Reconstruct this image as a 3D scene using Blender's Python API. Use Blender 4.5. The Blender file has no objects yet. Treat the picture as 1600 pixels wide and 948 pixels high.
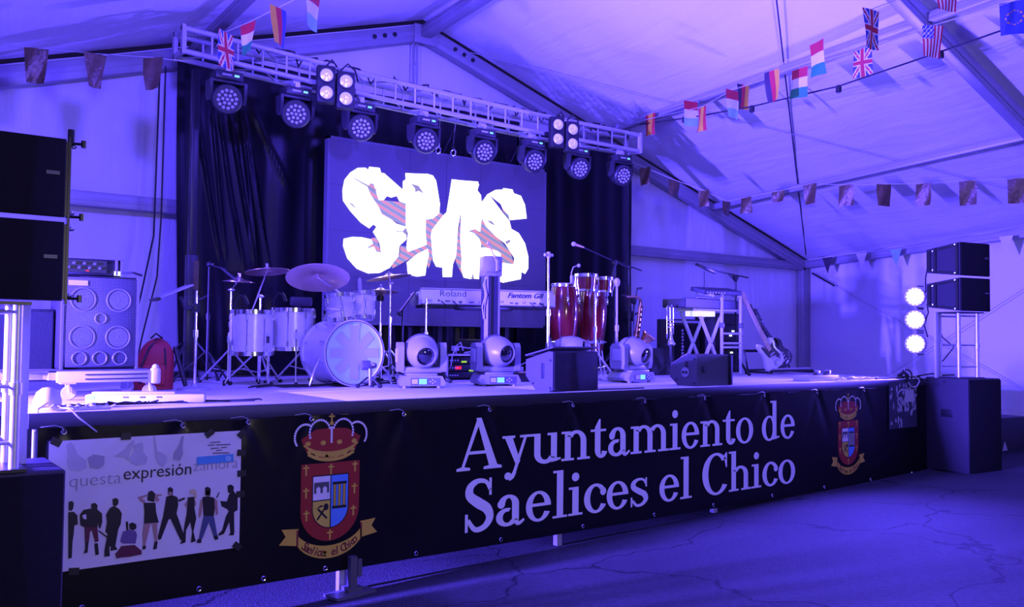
import bpy, bmesh, math, random
from mathutils import Matrix, Vector, noise as mnoise
random.seed(7)
PI = math.pi
scene = bpy.context.scene
COL = scene.collection

# ---------------------------------------------------------------- camera
# world: X along the stage front, Y into the depth, Z up, stage deck at z = 0
cam_data = bpy.data.cameras.new('camera')
cam_data.sensor_width = 36.0
cam_data.lens = 1380.0 / 1600.0 * 36.0
cam_data.clip_start = 0.05
cam_data.clip_end = 200
cam = bpy.data.objects.new('camera', cam_data)
COL.objects.link(cam)
_yaw, _pitch, _roll = 0.65065, 0.03797, 0.00996
_f = Vector((math.sin(_yaw), math.cos(_yaw), 0)); _r = Vector((math.cos(_yaw), -math.sin(_yaw), 0)); _u = Vector((0, 0, 1))
_f2 = _f * math.cos(_pitch) + _u * math.sin(_pitch); _u2 = _u * math.cos(_pitch) - _f * math.sin(_pitch)
_r3 = _r * math.cos(_roll) + _u2 * math.sin(_roll); _u3 = _u2 * math.cos(_roll) - _r * math.sin(_roll)
cam.matrix_world = Matrix(((_r3.x, _u3.x, -_f2.x, 0), (_r3.y, _u3.y, -_f2.y, 0), (_r3.z, _u3.z, -_f2.z, 0.45), (0, 0, 0, 1)))
scene.camera = cam

# ---------------------------------------------------------------- world, view, lights
scene.view_settings.view_transform = 'Standard'
scene.view_settings.look = 'None'
scene.view_settings.gamma = 1.0
scene.view_settings.use_curve_mapping = False
scene.view_settings.exposure = 0.0
world = bpy.data.worlds.new('night'); scene.world = world
world.use_nodes = True
world.node_tree.nodes['Background'].inputs[0].default_value = (0.05, 0.03, 0.30, 1)
world.node_tree.nodes['Background'].inputs[1].default_value = 0.15

BLUE = (0.090, 0.051, 1.0)
def lamp(name, kind, loc, power, color, aim=None, radius=0.08, spot=160, blend=0.6):
    l = bpy.data.lights.new(name, kind); l.energy = power; l.color = color
    if kind == 'AREA':
        l.shape = 'DISK'; l.size = radius
    else:
        l.shadow_soft_size = radius
    if kind == 'SPOT':
        l.spot_size = math.radians(spot); l.spot_blend = blend
    o = bpy.data.objects.new(name, l); COL.objects.link(o); o.location = loc
    if aim is not None:
        o.rotation_euler = (Vector(aim) - Vector(loc)).to_track_quat('-Z', 'Y').to_euler()
    return o
# blue LED cans on the tower at the left, just outside the frame
LEFT_CANS = [(-1.8, 5.85, 0.42), (-1.8, 5.85, 0.70), (-1.8, 5.85, 0.98)]
for p in LEFT_CANS:
    lamp('par_light', 'SPOT', p, 11000, BLUE, (p[0] + 1.0, p[1] - 0.07, p[2] + 0.0), 0.07, 80, 1.0)
# the three blue LED cans at the right tower, seen in the picture
RIGHT_CANS = [(10.60, 5.66, 1.00), (10.60, 5.66, 0.715), (10.60, 5.66, 0.42)]
CAN_AIM = Vector((-0.96, -0.26, -0.03)).normalized()
for p in RIGHT_CANS:
    q = Vector(p) + CAN_AIM * 0.16
    lamp('par_light', 'SPOT', q, 2100, BLUE, q + CAN_AIM + Vector((0, 0.0, 0.26)), 0.09, 128, 1.0)
# blue fill spots added below the roof, out of view, for gable and walls
for p in ((1.4, 4.9, 2.9), (4.2, 4.9, 3.3)):
    lamp('gable_fill', 'SPOT', p, 1050, BLUE, (p[0] + 0.75, p[1] + 1.0, p[2] - 0.22), 0.15, 140, 0.9)
lamp('rear_blue_fill', 'POINT', (6.5, -3.5, 2.6), 600, BLUE, None, 0.25)  # unseen blue fill added behind the camera to light the floor evenly
# soft warm white fill added behind the camera, whitens the stage front
lamp('white_fill', 'POINT', (2.2, -3.2, 0.9), 330, (1.0, 0.86, 0.95), None, 0.4)

# ---------------------------------------------------------------- helpers
def frame(o, z, x=None):
    z = Vector(z).normalized()
    x = Vector(x) if x is not None else (Vector((1, 0, 0)) if abs(z.x) < 0.9 else Vector((0, 1, 0)))
    x = (x - z * x.dot(z)).normalized(); y = z.cross(x)
    return Matrix(((x.x, y.x, z.x, o[0]), (x.y, y.y, z.y, o[1]), (x.z, y.z, z.z, o[2]), (0, 0, 0, 1)))
_rb = {}
class MB:
    def __init__(s, M=None): s.v = []; s.f = []; s.mi = []; s.M = M or Matrix(); s.cur = 0
    def add(s, vs, fs, M=None):
        M = s.M @ M if M is not None else s.M
        n = len(s.v); s.v += [tuple(M @ Vector(p)) for p in vs]
        s.f += [tuple(i + n for i in f) for f in fs]; s.mi += [s.cur] * len(fs); return s
    def box(s, c, d, rot=None, b=0.0):
        M = Matrix.Translation(c)
        if rot is not None: M = M @ (Matrix.Rotation(rot, 4, 'Z') if isinstance(rot, (int, float)) else rot)
        x, y, z = d[0] / 2, d[1] / 2, d[2] / 2
        if b <= 0:
            return s.add([(-x, -y, -z), (x, -y, -z), (x, y, -z), (-x, y, -z), (-x, -y, z), (x, -y, z), (x, y, z), (-x, y, z)],
                         [(3, 2, 1, 0), (4, 5, 6, 7), (0, 1, 5, 4), (1, 2, 6, 5), (2, 3, 7, 6), (3, 0, 4, 7)], M)
        k = (round(d[0], 4), round(d[1], 4), round(d[2], 4), b)
        if k not in _rb:
            bm = bmesh.new(); bmesh.ops.create_cube(bm, size=1.0)
            for v in bm.verts: v.co = Vector((v.co.x * d[0], v.co.y * d[1], v.co.z * d[2]))
            bmesh.ops.bevel(bm, geom=bm.edges[:], offset=b, segments=2, profile=0.5, affect='EDGES')
            bm.verts.index_update()
            _rb[k] = ([tuple(v.co) for v in bm.verts], [tuple(v.index for v in f.verts) for f in bm.faces]); bm.free()
        return s.add(*_rb[k], M)
    def cyl(s, p0, p1, r0, r1=None, n=12, cap=True):
        r1 = r0 if r1 is None else r1; p0 = Vector(p0); p1 = Vector(p1)
        if (p1 - p0).length < 1e-6: return s
        M = frame(p0, p1 - p0); L = (p1 - p0).length
        vs = [(r0 * math.cos(2 * PI * i / n), r0 * math.sin(2 * PI * i / n), 0) for i in range(n)] + \
             [(r1 * math.cos(2 * PI * i / n), r1 * math.sin(2 * PI * i / n), L) for i in range(n)]
        fs = [(i, (i + 1) % n, n + (i + 1) % n, n + i) for i in range(n)]
        if cap: fs += [tuple(range(n - 1, -1, -1)), tuple(range(n, 2 * n))]
        return s.add(vs, fs, M)
    def tube(s, pts, r, n=6, closed=False):
        pts = [Vector(p) for p in pts]; m = len(pts); vs = []; fs = []; px = None
        rr = r if isinstance(r, (list, tuple)) else [r] * m
        for i, p in enumerate(pts):
            if closed: t = pts[(i + 1) % m] - pts[i - 1]
            else: t = pts[min(i + 1, m - 1)] - pts[max(i - 1, 0)]
            if t.length < 1e-9: t = Vector((0, 0, 1))
            F = frame(p, t, px); px = F.col[0].to_3d()
            for k in range(n):
                a = 2 * PI * k / n; vs.append(tuple(F @ Vector((rr[i] * math.cos(a), rr[i] * math.sin(a), 0))))
        for i in range(m if closed else m - 1):
            j = (i + 1) % m
            fs += [(i * n + k, i * n + (k + 1) % n, j * n + (k + 1) % n, j * n + k) for k in range(n)]
        if not closed: fs += [tuple(range(n - 1, -1, -1)), tuple(range((m - 1) * n, m * n))]
        return s.add(vs, fs)
    def lathe(s, prof, o=(0, 0, 0), axis=(0, 0, 1), n=24, x=None, ring=False):
        M = frame(o, axis, x); vs = []; fs = []; m = len(prof)
        for r, z in prof:
            for k in range(n):
                a = 2 * PI * k / n; vs.append((r * math.cos(a), r * math.sin(a), z))
        for i in range(m - 1):
            fs += [(i * n + k, i * n + (k + 1) % n, (i + 1) * n + (k + 1) % n, (i + 1) * n + k) for k in range(n)]
        if ring: fs += [((m - 1) * n + k, (m - 1) * n + (k + 1) % n, (k + 1) % n, k) for k in range(n)]
        if not ring and prof[0][0] > 1e-5: fs.append(tuple(range(n - 1, -1, -1)))
        if not ring and prof[-1][0] > 1e-5: fs.append(tuple(range((m - 1) * n, m * n)))
        return s.add(vs, fs, M)
    def ball(s, c, r, n=12, sc=(1, 1, 1), M=None):
        prof = [(max(1e-6, math.sin(PI * i / 8)), -math.cos(PI * i / 8)) for i in range(9)]
        k = MB(); k.lathe(prof, n=n)
        T = Matrix.Translation(c) @ (M or Matrix()) @ Matrix.Diagonal((r * sc[0], r * sc[1], r * sc[2], 1))
        return s.add(k.v, k.f, T)
    def torus(s, c, axis, R, r, n=32, m=6):
        F = frame(c, axis)
        return s.tube([tuple(F @ Vector((R * math.cos(2 * PI * i / n), R * math.sin(2 * PI * i / n), 0))) for i in range(n)], r, m, True)
    def prism(s, poly, t, M=None):          # poly in local XY, thickness t along local Z (centred)
        n = len(poly)
        a = sum(poly[i][0] * poly[(i + 1) % n][1] - poly[(i + 1) % n][0] * poly[i][1] for i in range(n))
        if a < 0: poly = poly[::-1]
        vs = [(x, y, -t / 2) for x, y in poly] + [(x, y, t / 2) for x, y in poly]
        fs = [tuple(range(n - 1, -1, -1)), tuple(range(n, 2 * n))] + [(i, (i + 1) % n, n + (i + 1) % n, n + i) for i in range(n)]
        return s.add(vs, fs, M)
    def build(s, name, mat, parent=None, smooth=True, mats=None):
        me = bpy.data.meshes.new(name); me.from_pydata(s.v, [], s.f)
        for m in (mats or [mat]): me.materials.append(m)
        if mats: me.polygons.foreach_set('material_index', s.mi)
        if smooth:
            me.polygons.foreach_set('use_smooth', [True] * len(me.polygons)); me.set_sharp_from_angle(angle=math.radians(38))
        me.update()
        o = bpy.data.objects.new(name, me); COL.objects.link(o)
        if parent is not None: o.parent = parent
        return o
XZ = Matrix(((1, 0, 0, 0), (0, 0, -1, 0), (0, 1, 0, 0), (0, 0, 0, 1)))     # local xy -> world xz, normal to -Y
def tag(o, label, cat, group=None, kind=None):
    if label: o['label'] = label
    if cat: o['category'] = cat
    if group: o['group'] = group
    if kind: o['kind'] = kind
    return o
def thing(name, label, cat, loc=(0, 0, 0), rz=0.0, group=None, kind=None):
    o = bpy.data.objects.new(name, None); COL.objects.link(o); o.empty_display_size = 0.1
    o.location = loc; o.rotation_euler = (0, 0, rz)
    return tag(o, label, cat, group, kind)
def dup(root, loc, rz, label):
    def cp(o, par):
        c = o.copy(); COL.objects.link(c); c.parent = par
        for ch in [k for k in o.children]: cp(ch, c)
        return c
    r = cp(root, None); r.location = loc; r.rotation_euler = (0, 0, rz); r['label'] = label; return r
def struct(o, label=None, cat=None): return tag(o, label, cat, None, 'structure')

# ---------------------------------------------------------------- materials
MATS = {}
def mat(name, color, rough=0.5, metal=0.0, var=0.12, scale=12.0, bump=0.0, bscale=60.0, emit=None, estr=0.0, spec=0.5, coat=0.0):
    m = bpy.data.materials.new(name); m.use_nodes = True; nt = m.node_tree; b = nt.nodes['Principled BSDF']
    b.inputs['Roughness'].default_value = rough; b.inputs['Metallic'].default_value = metal
    b.inputs['Specular IOR Level'].default_value = spec; b.inputs['Coat Weight'].default_value = coat
    tc = nt.nodes.new('ShaderNodeTexCoord'); nz = nt.nodes.new('ShaderNodeTexNoise'); nz.inputs['Scale'].default_value = scale; nz.inputs['Detail'].default_value = 4
    nt.links.new(tc.outputs['Object'], nz.inputs['Vector'])
    mix = nt.nodes.new('ShaderNodeMix'); mix.data_type = 'RGBA'
    mix.inputs[6].default_value = (*[c * (1 - var) for c in color], 1); mix.inputs[7].default_value = (*[min(1, c * (1 + var)) for c in color], 1)
    nt.links.new(nz.outputs['Fac'], mix.inputs[0]); nt.links.new(mix.outputs[2], b.inputs['Base Color'])
    if bump > 0:
        n2 = nt.nodes.new('ShaderNodeTexNoise'); n2.inputs['Scale'].default_value = bscale; n2.inputs['Detail'].default_value = 5
        nt.links.new(tc.outputs['Object'], n2.inputs['Vector'])
        bp = nt.nodes.new('ShaderNodeBump'); bp.inputs['Strength'].default_value = bump; bp.inputs['Distance'].default_value = 0.02
        nt.links.new(n2.outputs['Fac'], bp.inputs['Height']); nt.links.new(bp.outputs['Normal'], b.inputs['Normal'])
    if emit is not None:
        b.inputs['Emission Color'].default_value = (*emit, 1); b.inputs['Emission Strength'].default_value = estr
    MATS[name] = m; return m
M_alu = mat('brushed aluminium', (0.62, 0.62, 0.64), 0.38, 0.55, 0.15, 20)
M_frame = mat('tent aluminium', (0.30, 0.30, 0.32), 0.5, 0.25, 0.12, 6)
M_chrome = mat('chrome', (0.85, 0.85, 0.88), 0.16, 1.0, 0.05)
M_black = mat('black paint', (0.010, 0.010, 0.012), 0.55, 0, 0.3, 30, 0.15, 150)
M_blackbox = mat('black speckled cabinet paint', (0.022, 0.021, 0.026), 0.6, 0, 0.4, 60, 0.3, 220)
M_grille = mat('black speaker grille', (0.006, 0.006, 0.007), 0.75, 0, 0.3, 80, 0.4, 300, spec=0.2)
M_blackmet = mat('black metal', (0.02, 0.02, 0.023), 0.35, 0.3, 0.2)
M_rubber = mat('black rubber', (0.012, 0.012, 0.012), 0.8)
M_grey = mat('grey plastic', (0.34, 0.34, 0.37), 0.4, 0, 0.08)
M_dgrey = mat('dark grey plastic', (0.09, 0.09, 0.10), 0.42, 0, 0.15)
M_white = mat('white enamel', (0.52, 0.52, 0.54), 0.4, 0, 0.06)
M_offwhite = mat('off white plastic', (0.42, 0.42, 0.43), 0.45, 0, 0.08)
M_glassdark = mat('dark lens glass', (0.01, 0.01, 0.015), 0.06, 0, 0.05, spec=0.9, coat=0.6)
M_screen = mat('cyan status display', (0.02, 0.04, 0.05), 0.3, 0, 0.02, emit=(0.25, 0.75, 1.0), estr=1.1)
M_led_g = mat('green status light', (0.02, 0.05, 0.0), 0.3, emit=(0.45, 0.85, 0.05), estr=0.9)
M_led_r = mat('red status light', (0.05, 0.0, 0.0), 0.3, emit=(1.0, 0.02, 0.05), estr=1.1)
M_led_w = mat('white status light', (0.05, 0.05, 0.05), 0.3, emit=(0.8, 0.9, 1.0), estr=1.6)
def fabric(name, color, var, scale, bump, trans=0.0):
    m = mat(name, color, 0.75, 0, var, scale, 0, 1, spec=0.25)
    nt = m.node_tree; b = nt.nodes['Principled BSDF']; tc = nt.nodes['Texture Coordinate']
    mp = nt.nodes.new('ShaderNodeMapping'); mp.inputs['Scale'].default_value = (1.6, 0.35, 0.5)
    n1 = nt.nodes.new('ShaderNodeTexNoise'); n1.inputs['Scale'].default_value = 2.2; n1.inputs['Detail'].default_value = 5; n1.inputs['Distortion'].default_value = 0.6
    nt.links.new(tc.outputs['Object'], mp.inputs[0]); nt.links.new(mp.outputs[0], n1.inputs['Vector'])
    bp = nt.nodes.new('ShaderNodeBump'); bp.inputs['Strength'].default_value = bump; bp.inputs['Distance'].default_value = 0.12
    nt.links.new(n1.outputs['Fac'], bp.inputs['Height']); nt.links.new(bp.outputs['Normal'], b.inputs['Normal'])
    return m
M_roof = fabric('white roof tarpaulin', (0.74, 0.74, 0.76), 0.08, 0.8, 0.15)
M_wall = fabric('white wall tarpaulin', (0.70, 0.70, 0.72), 0.10, 0.9, 0.22)

# asphalt with cracks
M_ground = mat('asphalt', (0.042, 0.042, 0.044), 0.85, 0, 0.45, 28, 0.9, 70, spec=0.2)
def _asphalt():
    nt = M_ground.node_tree; b = nt.nodes['Principled BSDF']; tc = nt.nodes['Texture Coordinate']
    src = b.inputs['Base Color'].links[0].from_socket
    nd = nt.nodes.new('ShaderNodeTexNoise'); nd.inputs['Scale'].default_value = 1.6; nd.inputs['Detail'].default_value = 6
    nt.links.new(tc.outputs['Object'], nd.inputs['Vector'])
    ad = nt.nodes.new('ShaderNodeMixRGB'); ad.blend_type = 'ADD'; ad.inputs[0].default_value = 0.8
    nt.links.new(tc.outputs['Object'], ad.inputs[1]); nt.links.new(nd.outputs['Color'], ad.inputs[2])
    vo = nt.nodes.new('ShaderNodeTexVoronoi'); vo.feature = 'DISTANCE_TO_EDGE'; vo.inputs['Scale'].default_value = 0.55
    nt.links.new(ad.outputs[0], vo.inputs['Vector'])
    mr = nt.nodes.new('ShaderNodeMapRange'); mr.inputs[1].default_value = 0.002; mr.inputs[2].default_value = 0.010; mr.inputs[3].default_value = 0.18; mr.inputs[4].default_value = 1.0
    nt.links.new(vo.outputs['Distance'], mr.inputs[0])
    big = nt.nodes.new('ShaderNodeTexNoise'); big.inputs['Scale'].default_value = 0.7; big.inputs['Detail'].default_value = 3
    nt.links.new(tc.outputs['Object'], big.inputs['Vector'])
    br = nt.nodes.new('ShaderNodeMapRange'); br.inputs[1].default_value = 0.3; br.inputs[2].default_value = 0.7; br.inputs[3].default_value = 0.75; br.inputs[4].default_value = 1.15
    nt.links.new(big.outputs['Fac'], br.inputs[0])
    mu = nt.nodes.new('ShaderNodeMath'); mu.operation = 'MULTIPLY'; nt.links.new(mr.outputs[0], mu.inputs[0]); nt.links.new(br.outputs[0], mu.inputs[1])
    mx = nt.nodes.new('ShaderNodeMixRGB'); mx.blend_type = 'MULTIPLY'; mx.inputs[0].default_value = 1.0
    nt.links.new(src, mx.inputs[1]); nt.links.new(mu.outputs[0], mx.inputs[2]); nt.links.new(mx.outputs[0], b.inputs['Base Color'])
_asphalt()

# ---------------------------------------------------------------- ground and tent
def gz(x, y): return -1.38 + 0.026 * x - 0.05 * (y - 5.5)
RIDGE, EAVE_R, EAVE_L, GAB = 5.83, 14.0, -2.34, 9.6
def roof(x, y): return 4.45 - 0.31 * abs(x - RIDGE) + 0.068 * (GAB - y)
m = MB(); nx, ny = 48, 48
xs = [-8 + 28 * i / nx for i in range(nx + 1)]; ys = [-12 + 30 * j / ny for j in range(ny + 1)]
for y in ys:
    for x in xs: m.v.append((x, y, gz(x, y) + 0.012 * mnoise.noise(Vector((x * 0.7, y * 0.7, 0)))))
m.f = [(j * (nx + 1) + i, j * (nx + 1) + i + 1, (j + 1) * (nx + 1) + i + 1, (j + 1) * (nx + 1) + i) for j in range(ny) for i in range(nx)]; m.mi = [0] * len(m.f)
struct(m.build('floor', M_ground), 'cracked asphalt ground sloping past the stage', 'ground')

def roof_panel(x0, x1, y0, y1):
    m = MB(); nx, ny = 40, 36
    for j in range(ny + 1):
        for i in range(nx + 1):
            u, v = i / nx, j / ny; x = x0 + (x1 - x0) * u; y = y0 + (y1 - y0) * v
            sag = 0.05 * math.sin(PI * v) * (0.4 + 0.6 * math.sin(PI * u))
            wr = 0.014 * mnoise.noise(Vector((x * 0.8, y * 2.6, 3.1))) * math.sin(PI * v) + 0.01 * math.sin(9 * y + 2.2 * x) * max(0, abs(x - RIDGE) - 5.5) / 3
            m.v.append((x, y, roof(x, y) + 0.05 - sag + wr))
    m.f = [(j * (nx + 1) + i, (j + 1) * (nx + 1) + i, (j + 1) * (nx + 1) + i + 1, j * (nx + 1) + i + 1) for j in range(ny) for i in range(nx)]; m.mi = [0] * len(m.f)
    return m.build('ceiling', M_roof)
BAYS = [(4.6, 9.6), (-0.4, 4.6), (-5.4, -0.4)]
for k, (y0, y1) in enumerate(BAYS):
    w = ['over the stage', 'in the second bay from the stage', 'at the far end from the stage'][k]
    struct(roof_panel(RIDGE, EAVE_R + 0.1, y0, y1), 'right white tarpaulin roof slope ' + w, 'roof')
    struct(roof_panel(EAVE_L - 0.1, RIDGE, y0, y1), 'left white tarpaulin roof slope ' + w, 'roof')
# right and left walls (hung fabric with soft folds)
def side_wall(name, X, s):
    m = MB(); ny, nz = 90, 16
    for j in range(nz + 1):
        for i in range(ny + 1):
            y = -5.4 + 15.05 * i / ny; t = j / nz
            top = roof(EAVE_R, y) + 0.02; bot = gz(X, y) - 0.03
            z = bot + (top - bot) * t
            fold = 0.035 * mnoise.noise(Vector((y * 1.1, z * 0.35, s))) + 0.02 * math.sin(y * 4.1) * (1 - t) * 0.5
            m.v.append((X + s * fold + s * 0.05, y, z))
    m.f = [(j * (ny + 1) + i, j * (ny + 1) + i + 1, (j + 1) * (ny + 1) + i + 1, (j + 1) * (ny + 1) + i) for j in range(nz) for i in range(ny)]; m.mi = [0] * len(m.f)
    return m.build(name, M_wall)
struct(side_wall('wall_right', EAVE_R + 0.1, 1), 'white tarpaulin side wall right of the stage', 'wall')
struct(side_wall('wall_left', EAVE_L - 0.1, -1), 'white tarpaulin side wall left of the stage', 'wall')
m = MB(); nx, nz = 80, 14
for j in range(nz + 1):
    for i in range(nx + 1):
        x = EAVE_L - 0.1 + (EAVE_R - EAVE_L + 0.2) * i / nx; t = j / nz
        bot = gz(x, GAB) - 0.05; top = roof(x, GAB) + 0.03; z = bot + (top - bot) * t
        m.v.append((x, GAB + 0.12 + 0.03 * mnoise.noise(Vector((x * 1.2, z * 0.4, 8))) + 0.012 * math.sin(x * 5.3) * max(0, 1 - t * 1.6), z))
m.f = [(j * (nx + 1) + i, j * (nx + 1) + i + 1, (j + 1) * (nx + 1) + i + 1, (j + 1) * (nx + 1) + i) for j in range(nz) for i in range(nx)]; m.mi = [0] * len(m.f)
struct(m.build('wall_back', M_wall), 'white tarpaulin gable wall behind the stage', 'wall')

fr = struct(thing('tent_frame', None, None), 'grey aluminium tent frame of rafters, purlins and posts', 'tent frame')
def beam(name, p0, p1, w, h, up=(0, 0, 1), par=fr, mt=M_frame):
    p0 = Vector(p0); p1 = Vector(p1); d = (p1 - p0); z = d.normalized(); side = z.cross(Vector(up)).normalized(); u2 = side.cross(z)
    M = Matrix(((side.x, u2.x, z.x, 0), (side.y, u2.y, z.y, 0), (side.z, u2.z, z.z, 0), (0, 0, 0, 1)))
    c = (p0 + p1) / 2
    m = MB(); m.box(c, (w, h, d.length), M, min(w, h) * 0.12); 
    m.box(c + side * (w / 2), (0.012, h * 0.25, d.length), M); m.box(c - side * (w / 2), (0.012, h * 0.25, d.length), M)
    return m.build(name, mt, par)
for y in (GAB, 4.6, -0.4, -5.4):
    for X in (EAVE_R, EAVE_L):
        beam('rafter', (RIDGE, y, roof(RIDGE, y) - 0.13), (X, y, roof(X, y) - 0.13), 0.13, 0.20)
        beam('post', (X, y, gz(X, y)), (X, y, roof(X, y) - 0.05), 0.20, 0.13, (0, 1, 0))
    m = MB(); m.box((RIDGE, y - 0.075, roof(RIDGE, y) - 0.17), (0.34, 0.02, 0.24), None, 0.006)
    pl = m.build('ridge_plate', M_frame, fr)
    for sx in (-1, 1):
        for k in range(3):
            m = MB(); bx = RIDGE + sx * (0.45 + 0.14 * k); m.cyl((bx, y - 0.085, roof(bx, y) - 0.12), (bx, y - 0.065, roof(bx, y) - 0.12), 0.028, n=10); m.build('bolt', M_blackmet, fr)
for k, (y0, y1) in enumerate(BAYS):
    for X in (RIDGE, 8.8, 11.4, 2.9, 0.26):
        h = 0.15 if X == RIDGE else 0.10
        beam('purlin', (X, y0, roof(X, y0) - 0.06 - h / 2), (X, y1, roof(X, y1) - 0.06 - h / 2), 0.15 if X == RIDGE else 0.10, h)
    for X in (EAVE_R, EAVE_L):
        beam('eave_beam', (X, y0, roof(X, y0) - 0.10), (X, y1, roof(X, y1) - 0.10), 0.12, 0.14)
beam('girt', (EAVE_L, GAB, 1.79), (EAVE_R, GAB, 1.79), 0.10, 0.15)
m = MB()
for dx in (-0.03, 0.03): m.cyl((RIDGE - 0.12 + dx, GAB - 0.02, 1.8), (RIDGE - 0.12 + dx, GAB - 0.02, roof(RIDGE, GAB) - 0.2), 0.012, n=8)
for z in (2.4, 2.9, 3.4, 3.9): m.box((RIDGE - 0.12, GAB - 0.02, z), (0.08, 0.02, 0.02))
m.build('gable_pole', M_frame, fr)
def cable(name, p0, p1, r, par, mt=M_blackmet, sag=0.0, n=14):
    p0 = Vector(p0); p1 = Vector(p1)
    m = MB(); m.tube([p0.lerp(p1, i / n) - Vector((0, 0, sag * 4 * (i / n) * (1 - i / n))) for i in range(n + 1)], r, 5); return m.build(name, mt, par)
cable('brace_cable', (13.93, 9.5, 2.0), (7.05, 5.2, roof(7.05, 5.2) - 0.08), 0.010, fr)
cable('brace_cable', (13.97, 9.45, 2.0), (13.8, 9.3, 2.55), 0.008, fr)
cable('brace_cable', (6.5, 9.5, roof(6.5, 9.5) - 0.06), (13.8, 4.75, roof(13.8, 4.75) - 0.06), 0.005, fr, M_frame)
cable('brace_cable', (13.97, 9.5, 1.72), (13.97, 4.7, gz(14, 4.7) + 0.1), 0.005, fr, M_frame)
cable('brace_cable', (13.97, 4.7, 1.95), (13.97, 9.5, gz(14, 9.5) + 0.1), 0.005, fr, M_frame)
m = MB(); m.cyl((13.97, 9.40, 1.66), (13.97, 8.95, 1.41), 0.016, n=8); m.build('turnbuckle', M_blackmet, fr)
# ---------------------------------------------------------------- stage
SX0, SX1, SY0, SY1 = 0.85, 10.62, 5.55, 9.45
M_deck = mat('pale birch deck boards', (0.58, 0.57, 0.56), 0.55, 0, 0.10, 5, 0.06, 60)
M_edge = mat('black deck edge rail', (0.014, 0.014, 0.018), 0.5)
st = thing('stage', 'raised stage platform with pale deck panels and black edge', 'stage', (0, 0, 0))
ncol, nrow = 5, 4
pw, pd = (SX1 - SX0) / ncol, (SY1 - SY0) / nrow
for i in range(ncol):
    for j in range(nrow):
        m = MB(); m.box((SX0 + pw * (i + .5), SY0 + pd * (j + .5), -0.02), (pw - 0.004, pd - 0.004, 0.04), None, 0.002); m.build('deck_panel', M_deck, st)
m = MB(); m.box(((SX0 + SX1) / 2, SY0 - 0.012, -0.045), (SX1 - SX0, 0.022, 0.085), None, 0.004); m.build('edge_rail', M_edge, st)
for X in (SX0, SX1):
    m = MB(); m.box((X, (SY0 + SY1) / 2, -0.045), (0.022, SY1 - SY0, 0.085)); m.build('edge_rail', M_edge, st)
for i in range(ncol + 1):
    for Y in (SY0 + 0.05, 7.5, SY1 - 0.1):
        X = min(max(SX0 + pw * i, SX0 + 0.06), SX1 - 0.06); g = gz(X, Y)
        m = MB(); m.box((X, Y, (g - 0.04) / 2), (0.05, 0.05, -g - 0.05)); m.build('leg', M_alu, st)
m = MB()      # a jack foot that stands out under the hem
fx, fy = 2.84, 5.50; g = gz(fx, fy)
m.box((fx, fy, g + 0.13), (0.05, 0.05, 0.24)); m.box((fx + 0.045, fy - 0.02, g + 0.17), (0.03, 0.012, 0.12)); m.build('jack_leg', M_dgrey, st)
m = MB(); m.box((fx - 0.03, fy - 0.03, g + 0.013), (0.32, 0.16, 0.02), 0.15); m.box((fx, fy, g + 0.035), (0.11, 0.11, 0.025)); m.build('foot_plate', M_dgrey, st)
M_seat = mat('grey block', (0.18, 0.18, 0.2), 0.7)

# banner of black vinyl hung on the stage front
BX0, BX1, BZ0, BZ1, BY = 0.90, 10.58, -1.15, -0.075, 5.527
M_vinyl = mat('glossy black vinyl', (0.005, 0.0045, 0.005), 0.32, 0, 0.2, 3, 0.05, 12, spec=0.3)
bn = thing('stage_banner', 'black vinyl banner with town crests and white serif lettering along stage front', 'banner', (0, 0, 0))
EYES = [1.03, 1.69, 2.10, 2.53, 3.24, 4.0, 4.85, 5.7, 6.5, 7.4, 8.3, 9.2, 10.1]
m = MB(); nx, nz = 320, 28
def bfold(x, z):
    t = (BZ1 - z) / (BZ1 - BZ0); d = 0.0
    for e in EYES:
        dx = x - e
        if abs(dx) < 0.55:
            for sgn, k in ((1, 0.55), (-1, 0.5)):
                d += 0.013 * math.exp(-((dx - sgn * k * t * 0.9) / (0.03 + 0.09 * t)) ** 2) * max(0, 1 - t * 1.9)
    d += 0.012 * mnoise.noise(Vector((x * 1.3, z * 1.2, 4))) * min(1, 4 * t) * (1.0 if x < 3.5 else 0.45)
    w = max(0, 1 - abs(x - 3.02) / 0.22) * max(0, 1 - t * 1.3)
    return d + 0.02 * w * math.sin(min(1, max(0, (x - 2.8) / 0.44)) * PI)
for j in range(nz + 1):
    for i in range(nx + 1):
        x = BX0 + (BX1 - BX0) * i / nx; t = j / nz
        top = BZ1 - 0.018 * abs(math.sin(PI * (x - 1.03) / 0.72)); z = top + (BZ0 - top) * t
        m.v.append((x, BY + min(0.03, max(0.0025, 0.004 + bfold(x, z))) , z))
m.f = [(j * (nx + 1) + i, (j + 1) * (nx + 1) + i, (j + 1) * (nx + 1) + i + 1, j * (nx + 1) + i + 1) for j in range(nz) for i in range(nx)]; m.mi = [0] * len(m.f)
m.build('vinyl_sheet', M_vinyl, bn)
for e in EYES:
    m = MB(); m.torus((e, BY - 0.004, BZ1 - 0.035), (0, 1, 0), 0.013, 0.004, 12, 5); m.build('eyelet', M_chrome, bn)
    m = MB(); m.torus((e + 0.12, BY - 0.004, BZ0 + 0.035), (0, 1, 0), 0.013, 0.004, 12, 5); m.build('eyelet', M_chrome, bn)
    m = MB(); m.tube([(e, BY - 0.004, BZ1 - 0.035), (e - 0.01, BY - 0.012, BZ1 - 0.01), (e - 0.05, BY - 0.012, BZ1 + 0.004), (e - 0.12, BY - 0.008, BZ1 - 0.004)], 0.0025, 5); m.build('tie', M_grey, bn)

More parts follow.
